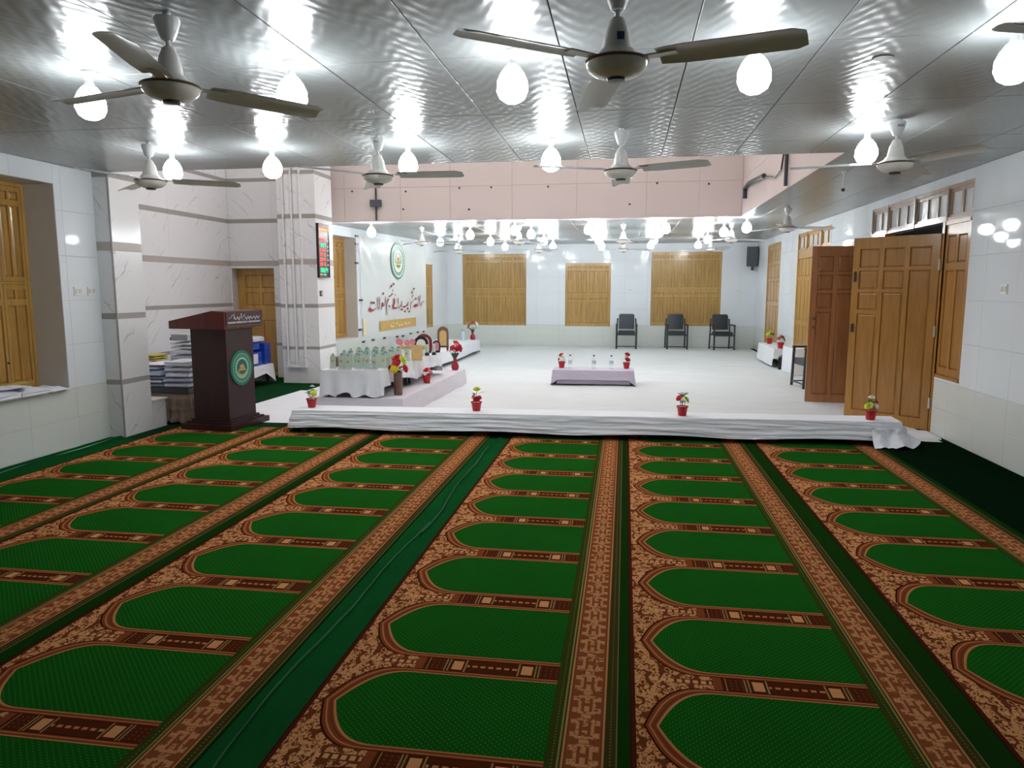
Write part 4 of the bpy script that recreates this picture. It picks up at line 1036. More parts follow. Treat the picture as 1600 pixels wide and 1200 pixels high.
# ---------------------------------------------------------------- flat strokes (lettering)
def stroke(m, pts, nib, B, z=0.002, th=0.25, n=6):
    P = [Vector(p) for p in pts]
    if len(P) == 2: P = [P[0], (P[0] + P[1]) / 2, P[1]]
    Q = []
    for i in range(len(P) - 1):
        a, b, c, d = P[max(i - 1, 0)], P[i], P[i + 1], P[min(i + 2, len(P) - 1)]
        for k in range(n):
            t = k / n
            Q.append(0.5 * ((2 * b) + (c - a) * t + (2 * a - 5 * b + 4 * c - d) * t * t + (3 * b - a - 3 * c + d) * t ** 3))
    Q.append(P[-1]); N = len(Q); vs = []
    nb = Vector(nib) / 2
    for i, p in enumerate(Q):
        d = (Q[min(i + 1, N - 1)] - Q[max(i - 1, 0)]); d.normalize()
        nr = Vector((-d.y, d.x))
        if nr.dot(nb) < 0: nr = -nr
        o = nb * (1 - th) + nr * nb.length * th
        taper = 0.55 + 0.45 * sin(pi * min(1, (i + 1) / (N) * 1.0 + 0.12))
        o *= taper
        vs += [B @ Vector((p.x - o.x, p.y - o.y, z)), B @ Vector((p.x + o.x, p.y + o.y, z))]
    m.add(vs, [(2 * i, 2 * i + 1, 2 * i + 3, 2 * i + 2) for i in range(N - 1)])
def dot(m, p, rx, ry, B, z=0.002):
    m.add([B @ Vector((p[0] + dx * rx, p[1] + dy * ry, z)) for dx, dy in ((-1, 0), (0, -1), (1, 0), (0, 1))], [(0, 1, 2, 3)])
STROKES= [([(5.82, 1.28), (5.71, 1.245), (5.62, 1.217)], 1.2), ([(5.64, 1.223), (5.6, 1.175), (5.57, 1.134)], 1.2), ([(5.56, 1.44), (5.52, 1.285), (5.5, 1.166)], 0.9), ([(5.46, 1.405), (5.44, 1.262), (5.42, 1.138)], 0.9), ([(5.38, 1.168), (5.27, 1.197), (5.17, 1.187), (5.12, 1.172), (5.18, 1.147), (5.32, 1.152)], 1.95), ([(5.08, 1.444), (5.0, 1.398), (4.98, 1.369)], 1.05), ([(5.05, 1.293), (4.95, 1.26), (4.91, 1.214), (4.88, 1.157), (4.84, 1.088), (4.78, 1.044)], 1.05), ([(4.66, 1.208), (4.57, 1.173), (4.48, 1.16), (4.4, 1.18)], 1.95), ([(4.71, 1.264), (4.69, 1.184), (4.65, 1.197)], 0.9), ([(4.32, 1.305), (4.3, 1.216), (4.33, 1.142)], 0.9), ([(4.25, 1.217), (4.21, 1.164), (4.15, 1.141)], 1.2), ([(4.1, 1.375), (4.09, 1.22)], 0.9), ([(3.87, 1.367), (3.87, 1.258), (3.81, 1.205), (3.81, 1.166), (3.92, 1.14), (4.06, 1.149), (4.09, 1.178)], 1.95), ([(3.8, 1.574), (3.77, 1.52)], 1.05), ([(3.78, 1.488), (3.71, 1.443), (3.6, 1.419), (3.55, 1.427)], 1.5), ([(3.92, 1.465), (3.92, 1.421)], 0.9), ([(3.54, 1.372), (3.5, 1.319), (3.46, 1.288)], 1.5), ([(3.47, 1.293), (3.42, 1.192), (3.42, 1.065), (3.45, 0.999)], 0.9), ([(3.36, 1.416), (3.35, 1.226)], 0.9), ([(3.32, 1.237), (3.24, 1.205), (3.19, 1.251)], 1.2), ([(3.2, 1.287), (3.22, 1.229), (3.15, 1.178), (3.1, 1.125)], 1.5), ([(3.06, 1.409), (3.04, 1.16)], 0.9), ([(2.99, 1.203), (2.97, 1.129)], 1.35), ([(2.96, 1.411), (2.94, 1.183)], 0.9), ([(2.52, 1.194), (2.54, 1.148), (2.63, 1.127), (2.75, 1.137), (2.83, 1.178)], 2.55)]
DOTS= [(5.24, 1.343), (5.12, 1.584), (4.98, 1.497), (4.5, 1.052), (4.69, 1.116), (4.31, 1.101), (3.85, 1.693), (3.71, 1.644), (3.57, 1.199), (3.25, 1.481), (2.65, 1.292), (2.74, 1.291), (4.78, 1.038)]
GOLD= [[(3.62, 0.788), (3.67, 0.741), (3.78, 0.736), (3.9, 0.763)], [(3.96, 0.815), (4.01, 0.78), (4.07, 0.81)], [(4.1, 0.753), (4.18, 0.727), (4.22, 0.77)], [(4.27, 0.756), (4.36, 0.74), (4.46, 0.793)], [(4.52, 0.801), (4.58, 0.753), (4.67, 0.76)], [(4.73, 0.792), (4.79, 0.742)], [(3.76, 0.803), (3.84, 0.81)]]
CLIPS= [(2.02, 2.64), (2.01, 2.487), (1.99, 2.103), (2.15, 1.355), (2.08, 0.753), (2.22, 0.492), (2.7, 0.499), (3.31, 0.5), (4.05, 0.48), (4.41, 0.473), (4.91, 0.503), (5.39, 0.506), (5.8, 0.498)]

# ---------------------------------------------------------------- banner
bn = thing('banner', 'white vinyl banner with green emblem and maroon calligraphy on the wall', 'banner'); bn.matrix_world = B_S
s0, s1, zb0, zb1 = 2.16, 6.06, 0.50, 2.655
def bf(i, j):
    s = s0 + (s1 - s0) * i; z = zb0 + (zb1 - zb0) * j
    cr = max(0, 1 - i * 2.2) * j
    w = 0.010 + 0.012 * noise.noise(Vector((s * 1.3, z * 1.0, 4))) + 0.022 * cr * noise.noise(Vector((s * 4.5 + z * 4.0, z * 1.5, 1)))
    if i in (0.0, 1.0) or j in (0.0, 1.0): w = 0.006
    return (s, z, max(0.004, w))
MB().grid(bf, 60, 36).build('banner_sheet', M_banner, bn, True, 3.0)
I4 = Matrix()
m = MB(); m2 = MB(); ZT = 0.036
for k, (pts, w) in enumerate(STROKES):
    stroke(m2 if w > 1.9 else m, pts, (w * 0.046, w * 0.014), I4, ZT)
for k, p in enumerate(DOTS): dot(m, p, 0.065, 0.032, I4, ZT + 0.0005)
m.build('calligraphy', M_txt, bn); m2.build('calligraphy', M_txtr, bn)['label'] = 'red bowl strokes of the calligraphy'
MB().add([(3.04, 0.658, 0.032), (5.23, 0.680, 0.032), (5.23, 0.885, 0.032), (3.05, 0.881, 0.032)], [(0, 1, 2, 3)]).build('gold_band', M_goldp, bn)
m = MB()
for g in GOLD: stroke(m, g, (0.05, 0.016), I4, ZT + 0.002)
m.build('gold_band_lettering', M_cream, bn)
MB().add([(2.20, 0.62, 0.03), (2.36, 0.62, 0.03), (2.34, 0.95, 0.03), (2.20, 1.0, 0.03)], [(0, 1, 2, 3)]).build('yellow_patch', M_cream, bn)
def ring(m, cx, cz, r0, r1, z, sx=1.0, n=32, B=I4):
    vs = [B @ Vector((cx + sx * r * cos(2 * pi * k / n), cz + r * sin(2 * pi * k / n), z)) for r in (r0, r1) for k in range(n)]
    m.add(vs, [(k, (k + 1) % n, n + (k + 1) % n, n + k)[::-1] for k in range(n)])
def disc(m, cx, cz, r, z, sx=1.0, n=32, B=I4, a0=0, a1=2 * pi):
    m.add([B @ Vector((cx + sx * r * cos(a0 + (a1 - a0) * k / n), cz + r * sin(a0 + (a1 - a0) * k / n), z)) for k in range(n)], [tuple(range(n))])
def emblem(parent, cx, cz, R, z, sx=1.0, B=I4, pale=False, dz=0.0012):
    G, L = (M_emP, M_fwhite) if pale else (M_emG, M_emL)
    m = MB(); disc(m, cx, cz, R, z, sx, 36, B); m.build('emblem_disc', G, parent)
    m = MB(); ring(m, cx, cz, R * 0.80, R * (0.88 if pale else 0.84), z + dz, sx, 36, B); ring(m, cx, cz, R * (0.46 if pale else 0.50), R * 0.62, z + dz, sx, 36, B); m.build('emblem_ring', L, parent)
    m = MB()
    for k in range(26):
        a = 2 * pi * k / 26
        if 0.30 < (k / 26) < 0.70 or True: dot(m, (cx + sx * R * 0.71 * cos(a), cz + R * 0.71 * sin(a)), R * 0.035 * sx, R * 0.05, B, z + dz)
    m.build('emblem_legend', L, parent)
    m = MB(); m.add([B @ Vector((cx + sx * x * R, cz + y * R, z + dz)) for x, y in ((-0.34, -0.2), (0.34, -0.2), (0.34, 0.14), (0.2, 0.36), (0, 0.5), (-0.2, 0.36), (-0.34, 0.14))], [tuple(range(7))]); m.build('emblem_arch', M_emD if not pale else M_fwhite, parent)
    m = MB(); disc(m, cx, cz - 0.02 * R, R * 0.24, z + 2 * dz, sx, 20, B, 0, pi); m.add([B @ Vector((cx + sx * x * R, cz + y * R, z + 2 * dz)) for x, y in ((-0.3, -0.16), (0.3, -0.16), (0.3, -0.02), (-0.3, -0.02))], [(0, 1, 2, 3)]); m.build('emblem_dome', M_gold, parent)
    m = MB()
    n = 14; o = [(0.40 * cos(pi + pi * k / n), 0.40 * sin(pi + pi * k / n) - 0.12) for k in range(n + 1)]; q = [(0.34 * cos(pi + pi * k / n), 0.26 * sin(pi + pi * k / n) - 0.12) for k in range(n + 1)]
    m.add([B @ Vector((cx + sx * x * R, cz + y * R, z + 2 * dz)) for x, y in o + q], [(k, k + 1, n + 2 + k, n + 1 + k) for k in range(n)]); m.build('emblem_crescent', M_cream if pale else M_gold, parent)
M_emP = plain('emblem_pale_green', (0.12, 0.33, 0.22), 0.3, 0.1)
emblem(bn, 4.15, 2.22, 0.42, 0.032, 1.0, I4, True, 0.002)
for k, (s, z) in enumerate(CLIPS):
    MB().box(s - (0.06 if k < 5 else 0.045), s + (0.06 if k < 5 else 0.045), z - 0.018, z + 0.018, 0.0, 0.03).build('tape_tab', M_vinyl, bn)

# ---------------------------------------------------------------- lectern
lt = thing('lectern', 'dark red wooden lectern with green round emblem and lettered top', 'lectern', (-4.60, 7.77, 0.008), radians(-6))
m = MB().box(-0.33, 0.33, -0.37, 0.37, 0.0, 0.065).box(-0.29, 0.29, -0.32, 0.32, 0.065, 0.085).box(-0.255, 0.255, -0.28, 0.28, 0.085, 0.11)
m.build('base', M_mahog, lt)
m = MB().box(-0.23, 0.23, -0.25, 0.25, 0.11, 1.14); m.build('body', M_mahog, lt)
m = MB()
prof = [(-0.42, 1.14), (0.30, 1.14), (0.30, 1.335), (0.14, 1.342), (-0.42, 1.225)]
m.add([(x, y, z) for y in (-0.36, 0.36) for x, z in prof], [(0, 1, 2, 3, 4), (9, 8, 7, 6, 5)] + [(i, i + 5, (i + 1) % 5 + 5, (i + 1) % 5) for i in range(5)])
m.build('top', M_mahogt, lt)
MB().box(0.296, 0.306, -0.33, 0.33, 1.175, 1.32).build('nameplate', M_mahog, lt)
B_P = basis((0.307, 0, 0), (0, 1, 0), (0, 0, 1))
m = MB()
random.seed(11)
x = 0.29
while x > -0.28:
    w = random.uniform(0.03, 0.07); k = random.random()
    if k < 0.3: stroke(m, [(x, 1.305), (x - 0.004, 1.245)], (0.012, 0.007), B_P, 0.001); w = 0.02
    elif k < 0.65: stroke(m, [(x, 1.275), (x - w * 0.3, 1.25), (x - w * 0.7, 1.248), (x - w, 1.272)], (0.014, 0.010), B_P, 0.001)
    else: stroke(m, [(x, 1.30), (x - w * 0.5, 1.268), (x - w, 1.252)], (0.014, 0.009), B_P, 0.001)
    if random.random() < 0.6: dot(m, (x - w / 2, random.choice((1.235, 1.30))), 0.008, 0.008, B_P, 0.001)
    x -= w + 0.006
m.build('nameplate_calligraphy', M_silver, lt)
m = MB()
x = -0.30
while x < 0.30:
    w = random.uniform(0.010, 0.018); m.add([B_P @ Vector(p) for p in ((x, 1.200, 0.001), (x + w, 1.200, 0.001), (x + w, 1.219, 0.001), (x, 1.219, 0.001))], [(0, 1, 2, 3)]); x += w + random.choice((0.004, 0.004, 0.012))
m.build('nameplate_caption', M_silver, lt)
MB().box(0.30, 0.308, -0.33, 0.33, 1.165, 1.172).build('nameplate_rule', M_copper, lt)
m = MB().lathe([(0.0, 0.0), (0.205, 0.0), (0.205, 0.012), (0.0, 0.012)], 36, M=basis((0.230, 0, 0.68), (0, 1, 0), (0, 0, 1)), cap=False); m.build('emblem_board', M_emG, lt)
emblem(lt, 0, 0.68, 0.20, 0.014, 1.0, basis((0.230, 0, 0), (0, 1, 0), (0, 0, 1)), False)

# ---------------------------------------------------------------- paper piles beside the lectern
bxo = drape('sack_cloth', [(-5.80, 7.78), (-5.08, 7.78), (-5.08, 8.72), (-5.80, 8.72)], 0.36, lambda k, f, p: 0.02, M_brown, 0.045, 62.0, 0.015, 14, 0.04, None, 0.0, 0.004, 0.02)
tag(bxo, 'brown sackcloth draped to the floor under the paper piles', 'cloth')
o = MB().box(-0.37, 0.37, -0.48, 0.48, 0, 0.03).box(-0.37, -0.35, -0.48, 0.48, 0.03, 0.06).box(0.35, 0.37, -0.48, 0.48, 0.03, 0.06).box(-0.35, 0.35, -0.48, -0.46, 0.03, 0.06).box(-0.35, 0.35, 0.46, 0.48, 0.03, 0.06).build('paper_tray', M_darkm)
o.location = (-5.44, 8.25, 0.366); tag(o, 'dark tray holding the paper piles on the brown cloth', 'tray')
random.seed(5)
def bundle(x, y, z, w, d, h, mat, label, group, rz=0.0, sag=0.02, name='paper_bundle', cat='paper'):
    sd = random.uniform(0, 50)
    m = MB(); nx, ny = 8, 8
    def top(i, j):
        e = min(i, 1 - i, j, 1 - j)
        return (w * (i - 0.5), d * (j - 0.5), h - sag * (0.5 - 0.5 * cos(pi * min(1, (1 - e * 3) if e < 0.33 else 0))) + 0.012 * noise.noise(Vector((i * 3 + sd, j * 3, 0))))
    def bot(i, j): return (w * (0.5 - i), d * (j - 0.5), 0.004)
    m.grid(top, nx, ny).grid(bot, nx, ny)
    ring_t = [(i, 0) for i in range(nx)] + [(nx, j) for j in range(ny)] + [(nx - i, ny) for i in range(nx)] + [(0, ny - j) for j in range(ny)]
    L = max(2, int(h / 0.018)); base = len(m.v); vs = []
    for l in range(L + 1):
        for (a, b) in ring_t:
            p = top(a / nx, b / ny); t = l / L
            off = 0.010 * noise.noise(Vector((p[0] * 4 + sd, p[1] * 4, l * 1.7))) + (0.006 if l % 2 else -0.004)
            vs.append((p[0] * (1 + off * 3), p[1] * (1 + off * 3), 0.004 + (p[2] - 0.004) * t))
    n = len(ring_t)
    m.add(vs, [(l * n + k, l * n + (k + 1) % n, (l + 1) * n + (k + 1) % n, (l + 1) * n + k) for l in range(L) for k in range(n)])
    o = m.build(name, mat); o.location = (x, y, z); o.rotation_euler = (0, 0, rz)
    return tag(o, label, cat, group)
def pile(x, y, z, specs, where, group):
    n = len(specs)
    for i, (w, d, h, mat) in enumerate(specs):
        col = 'bluish' if mat == M_paper2 else 'white'
        pos = 'bottom' if i == 0 else ('top' if i == n - 1 else ORD[i] + ' from bottom')
        bundle(x + random.uniform(-0.015, 0.015), y + random.uniform(-0.02, 0.02), z, w, d, h, mat, '%s paper bundle, %s of the %s' % (col, pos, where), group, random.uniform(-0.08, 0.08))
        z += h + 0.002
    return z
W_, U_ = M_paper, M_paper2
z1 = pile(-5.63, 8.05, 0.43, [(0.32, 0.40, 0.04, U_), (0.34, 0.41, 0.045, W_), (0.32, 0.40, 0.035, U_), (0.33, 0.39, 0.08, U_), (0.32, 0.40, 0.04, W_), (0.33, 0.40, 0.035, W_)], 'pile nearest the pillar', 'paper bundles beside the lectern')
z2 = pile(-5.25, 8.02, 0.43, [(0.32, 0.36, 0.06, W_), (0.33, 0.38, 0.05, U_), (0.30, 0.36, 0.07, W_), (0.32, 0.36, 0.06, W_), (0.32, 0.36, 0.07, W_)], 'pile tucked against the lectern', 'paper bundles beside the lectern')
z3 = pile(-5.42, 8.525, 0.43, [(0.50, 0.36, 0.12, W_), (0.50, 0.37, 0.12, U_), (0.50, 0.36, 0.10, W_), (0.48, 0.36, 0.06, W_), (0.48, 0.36, 0.05, W_), (0.47, 0.36, 0.04, W_)], 'tall pile behind the other two', 'paper bundles beside the lectern')
for i in range(3): bundle(-5.70, 8.10, z1 + i * 0.028, 0.17, 0.26, 0.026, M_yellow, 'yellow folder, %s of three on the pile nearest the pillar' % ('bottom', 'middle', 'top')[i], 'yellow folders', 0.05, 0.006, 'paper_folder', 'folder')
t = thing('grey_box', 'flat grey carton on the tallest paper pile', 'box', (-5.52, 8.46, z3 + 0.012))
MB().box(-0.11, 0.11, -0.12, 0.12, 0, 0.075).build('box_body', M_greyp, t); MB().box(-0.113, 0.113, -0.123, 0.123, 0.06, 0.082).build('box_lid', plain('pale_grey_card', (0.42, 0.45, 0.49), 0.6), t)
bundle(-5.70, 8.60, z3 + 0.004, 0.10, 0.25, 0.05, M_blue, 'blue wrapped packet beside the grey carton on the tallest pile', None, 0.1, 0.01, 'wrapped_packet', 'packet')
# papers on the sill of window 1
random.seed(3)
for i, (y, d, rz, h) in enumerate(((6.25, 0.25, 0.05, 0.045), (5.95, 0.31, -0.05, 0.075), (5.58, 0.38, 0.04, 0.085), (5.17, 0.38, -0.04, 0.085))):
    bundle(-5.585, y, 0.602, 0.33, d, h, M_paper, 'loose paper bundle on the window sill, %s from the pillar' % ORD[i], 'papers on the window sill', rz, 0.03)
bundle(-5.56, 5.72, 0.692, 0.22, 0.40, 0.022, M_paper, 'loose top sheets across two sill bundles', None, -0.25, 0.015)
bundle(-5.71, 6.02, 0.69, 0.10, 0.28, 0.015, M_yellow, 'yellowish sheet lying against the shutters on the sill', None, 0.1, 0.004, 'paper_sheet')

# ---------------------------------------------------------------- table with blue wrapped packs in the alcove
t = thing('alcove_table', 'small table under white cloth in the alcove behind the lectern', 'table', (-6.17, 10.65, 0.0))
MB().box(-0.30, 0.30, -0.72, 0.72, 0.31, 0.335).build('table_top', M_darkm, t)
for sx in (-1, 1):
    for sy in (-1, 1): MB().box(sx * 0.26 - 0.02, sx * 0.26 + 0.02, sy * 0.66 - 0.02, sy * 0.66 + 0.02, 0.0, 0.31).build('leg', M_darkm, t)
ac = drape('alcove_cloth', [(-6.49, 9.90), (-5.84, 9.90), (-5.84, 11.40), (-6.49, 11.40)], 0.345, lambda k, f, p: (0.19 + 0.02 * sin(f * 9) - 0.17 * max(0, (f - 0.80) / 0.20)) if k == 1 else (0.04 if k == 2 else 0.18), M_cloth, 0.012, 10.0, 0.05, 8, 0.02)
tag(ac, 'white cloth with one long corner over the alcove table', 'tablecloth')
def pack(x, y, z, w, d, h, mat, label, band=None):
    o = bundle(x, y, z, w, d, h, mat, label, 'wrapped packs on the alcove table', random.uniform(-0.06, 0.06), 0.02, 'wrapped_pack', 'pack')
    if band:
        MB().box(w * 0.502, w * 0.53, -d * 0.30, d * 0.25, h * 0.15, h * 0.80).box(-w * 0.3, w * 0.3, -d * 0.53, -d * 0.502, h * 0.2, h * 0.8).build('printed_patch', band, o)
pack(-6.05, 10.25, 0.352, 0.34, 0.42, 0.22, M_blue2, 'teal wrapped pack with white print, near end of alcove table', M_wrap)
pack(-6.05, 10.82, 0.352, 0.34, 0.50, 0.24, M_blue, 'blue wrapped pack with white print, lower middle of alcove table', M_wrap)
pack(-6.05, 11.28, 0.352, 0.34, 0.22, 0.36, M_blue, 'tall narrow blue pack at the column end of the alcove table')
pack(-6.05, 10.25, 0.585, 0.32, 0.42, 0.14, M_blue, 'blue wrapped pack stacked on the teal pack')
pack(-6.05, 10.80, 0.605, 0.32, 0.50, 0.12, M_blue, 'blue wrapped pack stacked on the middle pack')
pack(-6.05, 10.42, 0.738, 0.30, 0.70, 0.085, M_wrap, 'clear white wrapped pack, topmost near the lectern')
pack(-6.05, 11.05, 0.735, 0.30, 0.36, 0.085, M_wrap, 'clear white wrapped pack, topmost near the column')

# ---------------------------------------------------------------- LED prayer clock
B_C = basis((-5.048, 0, 0), (0, 1, 0), (0, 0, 1))
ck = thing('led_clock', 'tall LED prayer time board with red and green digits', 'clock'); ck.matrix_world = B_C
cy0, cy1, cz0, cz1 = 11.505, 11.935, 1.775, 2.665
MB().box(cy0, cy1, cz0, cz1, 0.0, 0.035).build('board', M_black, ck)
MB().box(cy0, cy0 + 0.012, cz0, cz1, 0.035, 0.045).box(cy1 - 0.012, cy1, cz0, cz1, 0.035, 0.045).box(cy0, cy1, cz0, cz0 + 0.012, 0.035, 0.045).box(cy0, cy1, cz1 - 0.06, cz1, 0.035, 0.045).build('frame', plain('dull_red_frame', (0.20, 0.05, 0.045), 0.4), ck)
SEG = {'0': 'abcdef', '1': 'bc', '2': 'abged', '3': 'abgcd', '4': 'fgbc', '5': 'afgcd', '6': 'afgedc', '7': 'abc', '8': 'abcdefg', '9': 'abcdfg'}
def digits(txt, x0, z0, w, h, mat, name):
    m = MB(); x = x0; s = w * 0.2; Z0, Z1 = 0.036, 0.040
    for ch in txt:
        if ch == ':': m.box(x, x + s, z0 + h * 0.25, z0 + h * 0.4, Z0, Z1).box(x, x + s, z0 + h * 0.65, z0 + h * 0.8, Z0, Z1); x += s * 2; continue
        for g in SEG[ch]:
            a = {'a': (0, w, h - s, h), 'd': (0, w, 0, s), 'g': (0, w, h / 2 - s / 2, h / 2 + s / 2), 'f': (0, s, h / 2, h), 'e': (0, s, 0, h / 2), 'b': (w - s, w, h / 2, h), 'c': (w - s, w, 0, h / 2)}[g]
            m.box(x + a[0], x + a[1], z0 + a[2], z0 + a[3], Z0, Z1)
        x += w * 1.3
    m.build(name, mat, ck)
def zz(fr): return cz1 - (cz1 - cz0) * fr
m = MB()
x = cy1 - 0.04
random.seed(21)
while x > cy0 + 0.05:
    w = random.uniform(0.02, 0.05)
    stroke(m, [(x, zz(0.08)), (x - w * 0.5, zz(0.135)), (x - w, zz(0.12))], (0.03, 0.022), I4, 0.039); stroke(m, [(x - w, zz(0.075)), (x - w - 0.003, zz(0.16))], (0.02, 0.012), I4, 0.039); x -= w + 0.012
m.build('header_lettering', M_ledo, ck)
m = MB()
for k in range(7): m.box(cy0 + 0.06 + k * 0.045, cy0 + 0.09 + k * 0.045, zz(0.235), zz(0.215), 0.036, 0.040)
m.build('caption', M_ledw, ck)
for fr0, fr1, txt, mat in ((0.33, 0.27, '0545', M_ledr), (0.435, 0.37, '1257', M_ledg), (0.51, 0.455, '0130', M_ledr), (0.60, 0.545, '0515', M_ledr), (0.69, 0.63, '0642', M_ledr), (0.78, 0.72, '0815', M_ledr)):
    digits(txt[:2] + ':' + txt[2:], cy0 + 0.05, zz(fr0), 0.042, zz(fr1) - zz(fr0), mat, 'digits')
    MB().box(cy1 - 0.09, cy1 - 0.03, zz(fr0) + 0.01, zz(fr0) + 0.028, 0.036, 0.040).build('row_caption', M_ledw, ck)
digits('08:24', cy0 + 0.06, zz(0.90), 0.055, zz(0.82) - zz(0.90), M_ledg, 'digits')
MB().box(cy0 + 0.04, cy0 + 0.12, zz(0.955), zz(0.93), 0.036, 0.040).build('row_caption', M_ledo, ck)
MB().box(cy0 + 0.17, cy0 + 0.27, zz(0.955), zz(0.93), 0.036, 0.040).build('row_caption', M_ledg, ck)

# ---------------------------------------------------------------- switch plates
def plate(Bw, u, v, label, w=0.085, h=0.085, mat=M_whitepl, n=2):
    o = thing('switch_plate', label, 'switch'); o.matrix_world = Bw @ Matrix.Translation((u, v, 0.0))
    MB().box(-w / 2, w / 2, -h / 2, h / 2, 0.0005, 0.012).build('cover', mat, o)
    for k in range(n): MB().box(-w / 2 + w * (k + 0.2) / n, -w / 2 + w * (k + 0.8) / n, -h * 0.25, h * 0.25, 0.012, 0.018).build('rocker', M_greyp if mat != M_whitepl else plain('ivory_rocker', (0.66, 0.66, 0.62), 0.4), o)
plate(B_L, 6.63, 1.57, 'pale switch plate on the left wall, nearer the window', 0.11, 0.085)
plate(B_L, 6.82, 1.57, 'pale switch plate on the left wall, nearer the pillar', 0.11, 0.085)
plate(B_R, -7.22, 1.59, 'pale switch plate on the right wall', 0.12, 0.09)
plate(B_K, 0.14, 1.55, 'pale switch plate right of the small middle window', 0.10, 0.09)
plate(B_K, 2.98, 1.52, 'pale switch plate below the wall speaker', 0.10, 0.09)
plate(B_S, 7.35, 1.52, 'pale switch plate beside the slim shutter strip', 0.10, 0.09)
plate(basis((-5.05, 0, 0), (0, 1, 0), (0, 0, 1)), 11.62, 1.51, 'dark switch box on the column below the LED board', 0.09, 0.09, M_darkm, 1)

# ---------------------------------------------------------------- conduits round the light well
o = thing('conduit', 'dark conduit with a junction box on the pink beam', 'conduit', (-4.45, YW1, 0))
MB().tube([(0, -0.02, ZC + 0.02), (0, -0.02, 3.75)], 0.016, 8).build('pipe', M_darkm, o)
MB().box(-0.10, 0.10, -0.07, -0.002, 3.05, 3.17).build('junction_box', plain('slate_box', (0.07, 0.08, 0.11), 0.5), o)
o = thing('conduit', 'bent dark conduit on the side face of the light well', 'conduit', (XW1, 0, 0))
MB().tube([(-0.036, 12.3, 3.02), (-0.036, 12.3, 3.19), (-0.036, 11.9, 3.21), (-0.036, 10.7, 3.14)], 0.032, 8).build('pipe', M_darkm, o)
MB().tube([(-0.02, 10.7, 3.13), (-0.02, 10.0, 3.02), (-0.02, 9.62, 3.06), (-0.02, 9.50, 3.24), (-0.02, 9.45, 3.9)], 0.012, 6).build('cable', M_darkm, o)
MB().tube([(-0.03, 9.28, ZC + 0.02), (-0.03, 9.28, 3.9)], 0.022, 8).build('pipe', M_darkm, o)
o = thing('ceiling_rod', 'short white rod with a dark tip hanging from the ceiling by the light well', 'rod', (2.205, 8.105, ZC))
MB().tube([(0, 0, 0), (0, 0, -0.17)], 0.010, 8).lathe([(0.03, 0), (0.02, -0.02), (0.01, -0.02)], 10).build('rod', M_fanw, o)
MB().ball((0, 0, -0.185), 0.02).build('tip', M_darkm, o)

# ---------------------------------------------------------------- ceiling fans
def make_fan():
    t = thing('ceiling_fan', '', 'ceiling fan', (0, 0, ZC), 0, 'ceiling fans')
    MB().lathe([(0.016, -0.0), (0.016, -0.02), (0.052, -0.022), (0.056, -0.035), (0.040, -0.085), (0.026, -0.115), (0.016, -0.118)], 16, cap=False).build('canopy', M_fanw, t, True)
    MB().tube([(0, 0, -0.01), (0, 0, -0.20)], 0.011, 8).build('downrod', M_fanw, t)
    MB().lathe([(0.016, -0.140), (0.028, -0.150), (0.045, -0.190), (0.056, -0.245), (0.058, -0.262), (0.0, -0.262)], 16, cap=False).build('lower_canopy', M_fan, t, True)
    MB().lathe([(0.0, -0.262), (0.066, -0.264), (0.080, -0.285), (0.120, -0.302), (0.122, -0.306)], 24, cap=False).build('motor_top', M_fan, t, True)
    MB().lathe([(0.124, -0.303), (0.129, -0.309), (0.124, -0.315)], 24, cap=False).build('rim', M_copper, t, True)
    MB().lathe([(0.122, -0.313), (0.116, -0.335), (0.090, -0.356), (0.050, -0.368), (0.040, -0.370)], 24, cap=False).build('motor_body', M_fan, t, True)
    MB().lathe([(0.042, -0.366), (0.036, -0.380), (0.0, -0.383)], 14, cap=False).build('bottom_cap', M_darkm, t, True)
    for k in range(3):
        a = 2 * pi * k / 3
        Rz = Matrix.Rotation(a, 4, 'Z')
        def bl(i, j, dz):
            r = 0.165 + 0.535 * i
            wd = 0.062 + 0.012 * min(1, i * 5)
            if i > 0.94: wd *= 1 - 0.30 * ((i - 0.94) / 0.06) ** 2
            y = wd * (2 * j - 1)
            return Rz @ Vector((r, y, -0.309 - y * 0.17 - 0.012 * i + 0.012 * (1 - (2 * j - 1) ** 2) + dz))
        m = MB().grid(lambda i, j: bl(i, j, 0.0015), 14, 4).grid(lambda i, j: bl(1 - i, j, -0.0015), 14, 4)
        b = m.build('blade', M_blade, t, True)
        m = MB().bar(Rz @ Vector((0.10, 0, -0.304)), Rz @ Vector((0.24, 0, -0.302)), 0.045, 0.006)
        for dx in (0.19, 0.225): m.ball(Rz @ Vector((dx, 0, -0.299)), 0.006, 6, 4)
        m.build('bracket', M_fan, b)
    return t
fan = make_fan()
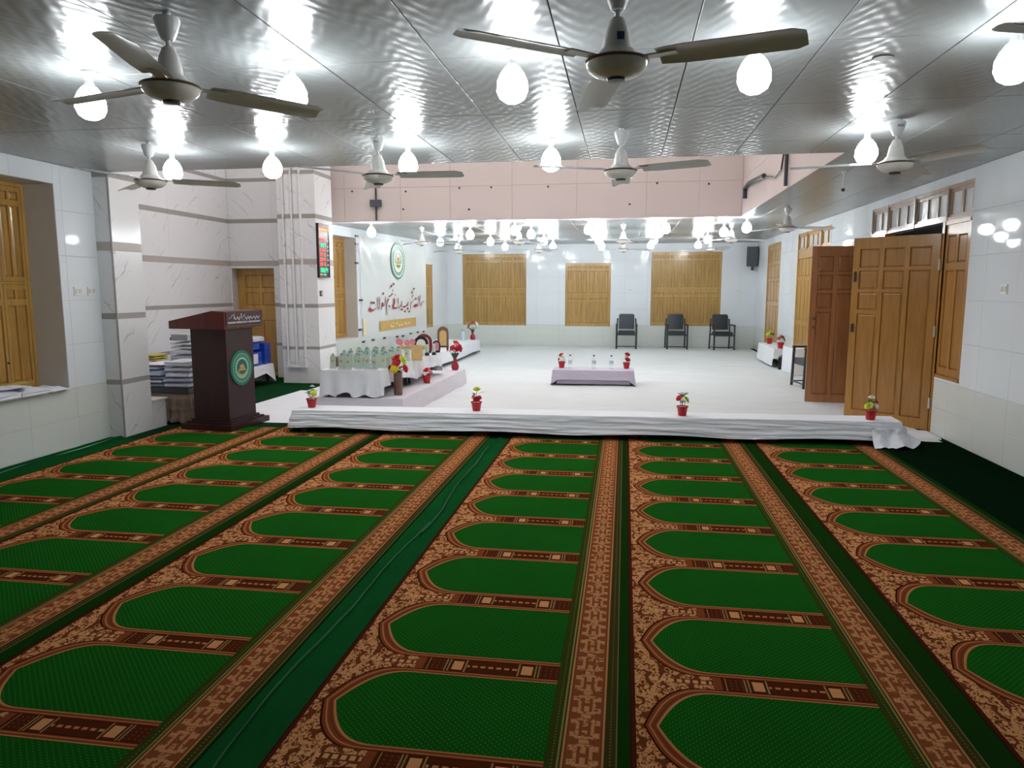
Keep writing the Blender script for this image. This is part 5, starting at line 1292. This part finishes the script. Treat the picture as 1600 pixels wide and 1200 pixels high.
fans = [(-2.0, 3.07, -72, 'ceiling fan nearest the left shuttered window'), (-0.05, 3.02, -139, 'nearest ceiling fan in the middle, with a copper rim'), (1.89, 3.05, -158, 'ceiling fan cut off by the frame edge beside the last bulb'),
        (-3.9, 5.63, -98, 'ceiling fan in front of the alcove'), (-1.95, 5.67, -126, 'ceiling fan before the pink beam, conduit box below it'), (-0.05, 5.71, -150, 'ceiling fan before the middle of the pink beam'),
        (1.89, 5.69, -185, 'ceiling fan above the open door leaves'), (2.34, 11.33, 10, 'ceiling fan beyond the light well above the second door'),
        (-3.9, 13.8, 15, 'ceiling fan above the banner emblem'), (-2.0, 13.8, 50, 'ceiling fan past the pink beam, second from the banner wall'), (-0.05, 13.8, 80, 'ceiling fan past the pink beam, above the lilac table'), (1.89, 13.8, 20, 'ceiling fan past the pink beam, nearest the speaker'),
        (-3.9, 17.0, 40, 'farthest ceiling fan on the banner side'), (-2.0, 17.0, 70, 'farthest ceiling fan, second from the banner wall'), (-0.05, 17.0, 25, 'farthest ceiling fan, before the small middle window'), (1.89, 17.0, 55, 'farthest ceiling fan, before the window behind the chairs')]
for i, (x, y, a, lab) in enumerate(fans):
    f = fan if i == 0 else dup(fan)
    f.location = (x, y, ZC); f.rotation_euler = (0, 0, radians(a)); f['label'] = lab

def sticker(f, a, az, z, r, w, h, mat):
    a0 = az - radians(a); m = MB()
    m.grid(lambda i, j: (r * cos(a0 + (i - 0.5) * w / r), r * sin(a0 + (i - 0.5) * w / r), z + (j - 0.5) * h), 4, 2)
    m.build('sticker', mat, f)
FO = [o for o in COL.objects if o.name.startswith('ceiling_fan')]
sticker(FO[1], fans[1][2], radians(-75), -0.225, 0.0575, 0.030, 0.030, plain('navy_sticker', (0.02, 0.03, 0.16), 0.4))
for k in (4, 6): sticker(FO[k], fans[k][2], radians(-85), -0.055, 0.0545, 0.045, 0.018, M_greyp)

# ---------------------------------------------------------------- ceiling bulbs, each with its own light
def make_bulb():
    t = thing('ceiling_bulb', '', 'light bulb', (0, 0, ZC), 0, 'lit ceiling bulbs')
    MB().lathe([(0.040, 0.0), (0.040, -0.012), (0.022, -0.018), (0.022, -0.050), (0.0, -0.050)], 14, cap=False).build('holder', M_whitepl, t, True)
    MB().lathe([(0.018, -0.050), (0.024, -0.060), (0.036, -0.095), (0.038, -0.10), (0.0, -0.10)], 14, cap=False).build('neck', M_fanw, t, True)
    MB().lathe([(0.037, -0.085), (0.060, -0.115), (0.078, -0.155), (0.080, -0.200), (0.064, -0.236), (0.034, -0.256), (0.0, -0.260)], 16, cap=False).build('globe', M_bulb, t, True)
    d = bpy.data.lights.new('bulb_light', 'POINT'); d.energy = LAMP_W; d.color = (0.93, 0.97, 1.0); d.shadow_soft_size = 0.096
    o = bpy.data.objects.new('bulb_light', d); COL.objects.link(o); o.parent = t; o.location = (0, 0, -0.175)
    return t
rowsB = [('nearest row', 3.79, (-2.96, -1.77, -0.585, 0.595, 1.74)), ('row before the light well', 5.99, (-3.93, -3.0, -1.80, -0.61, 1.78)),
         ('row just past the pink beam', 12.98, (-4.62, -3.32, -1.96, -0.65, 0.67, 2.02)), ('second row past the pink beam', 13.95, (-2.98, -1.79, -0.585, 0.60, 1.77)),
         ('third row past the pink beam', 16.0, (-4.1, -2.96, -1.77, -0.58, 0.59, 1.70)), ('farthest row', 18.0, (-4.15, -2.96, -1.77, -0.58, 0.59, 1.70))]
bulb = make_bulb(); first = True
for nm, y, xs_ in rowsB:
    for i, x in enumerate(xs_):
        b = bulb if first else dup(bulb)
        first = False
        b.location = (x, y, ZC)
        b['label'] = 'lit ceiling bulb, %s from the left in the %s' % (ORD[i], nm)
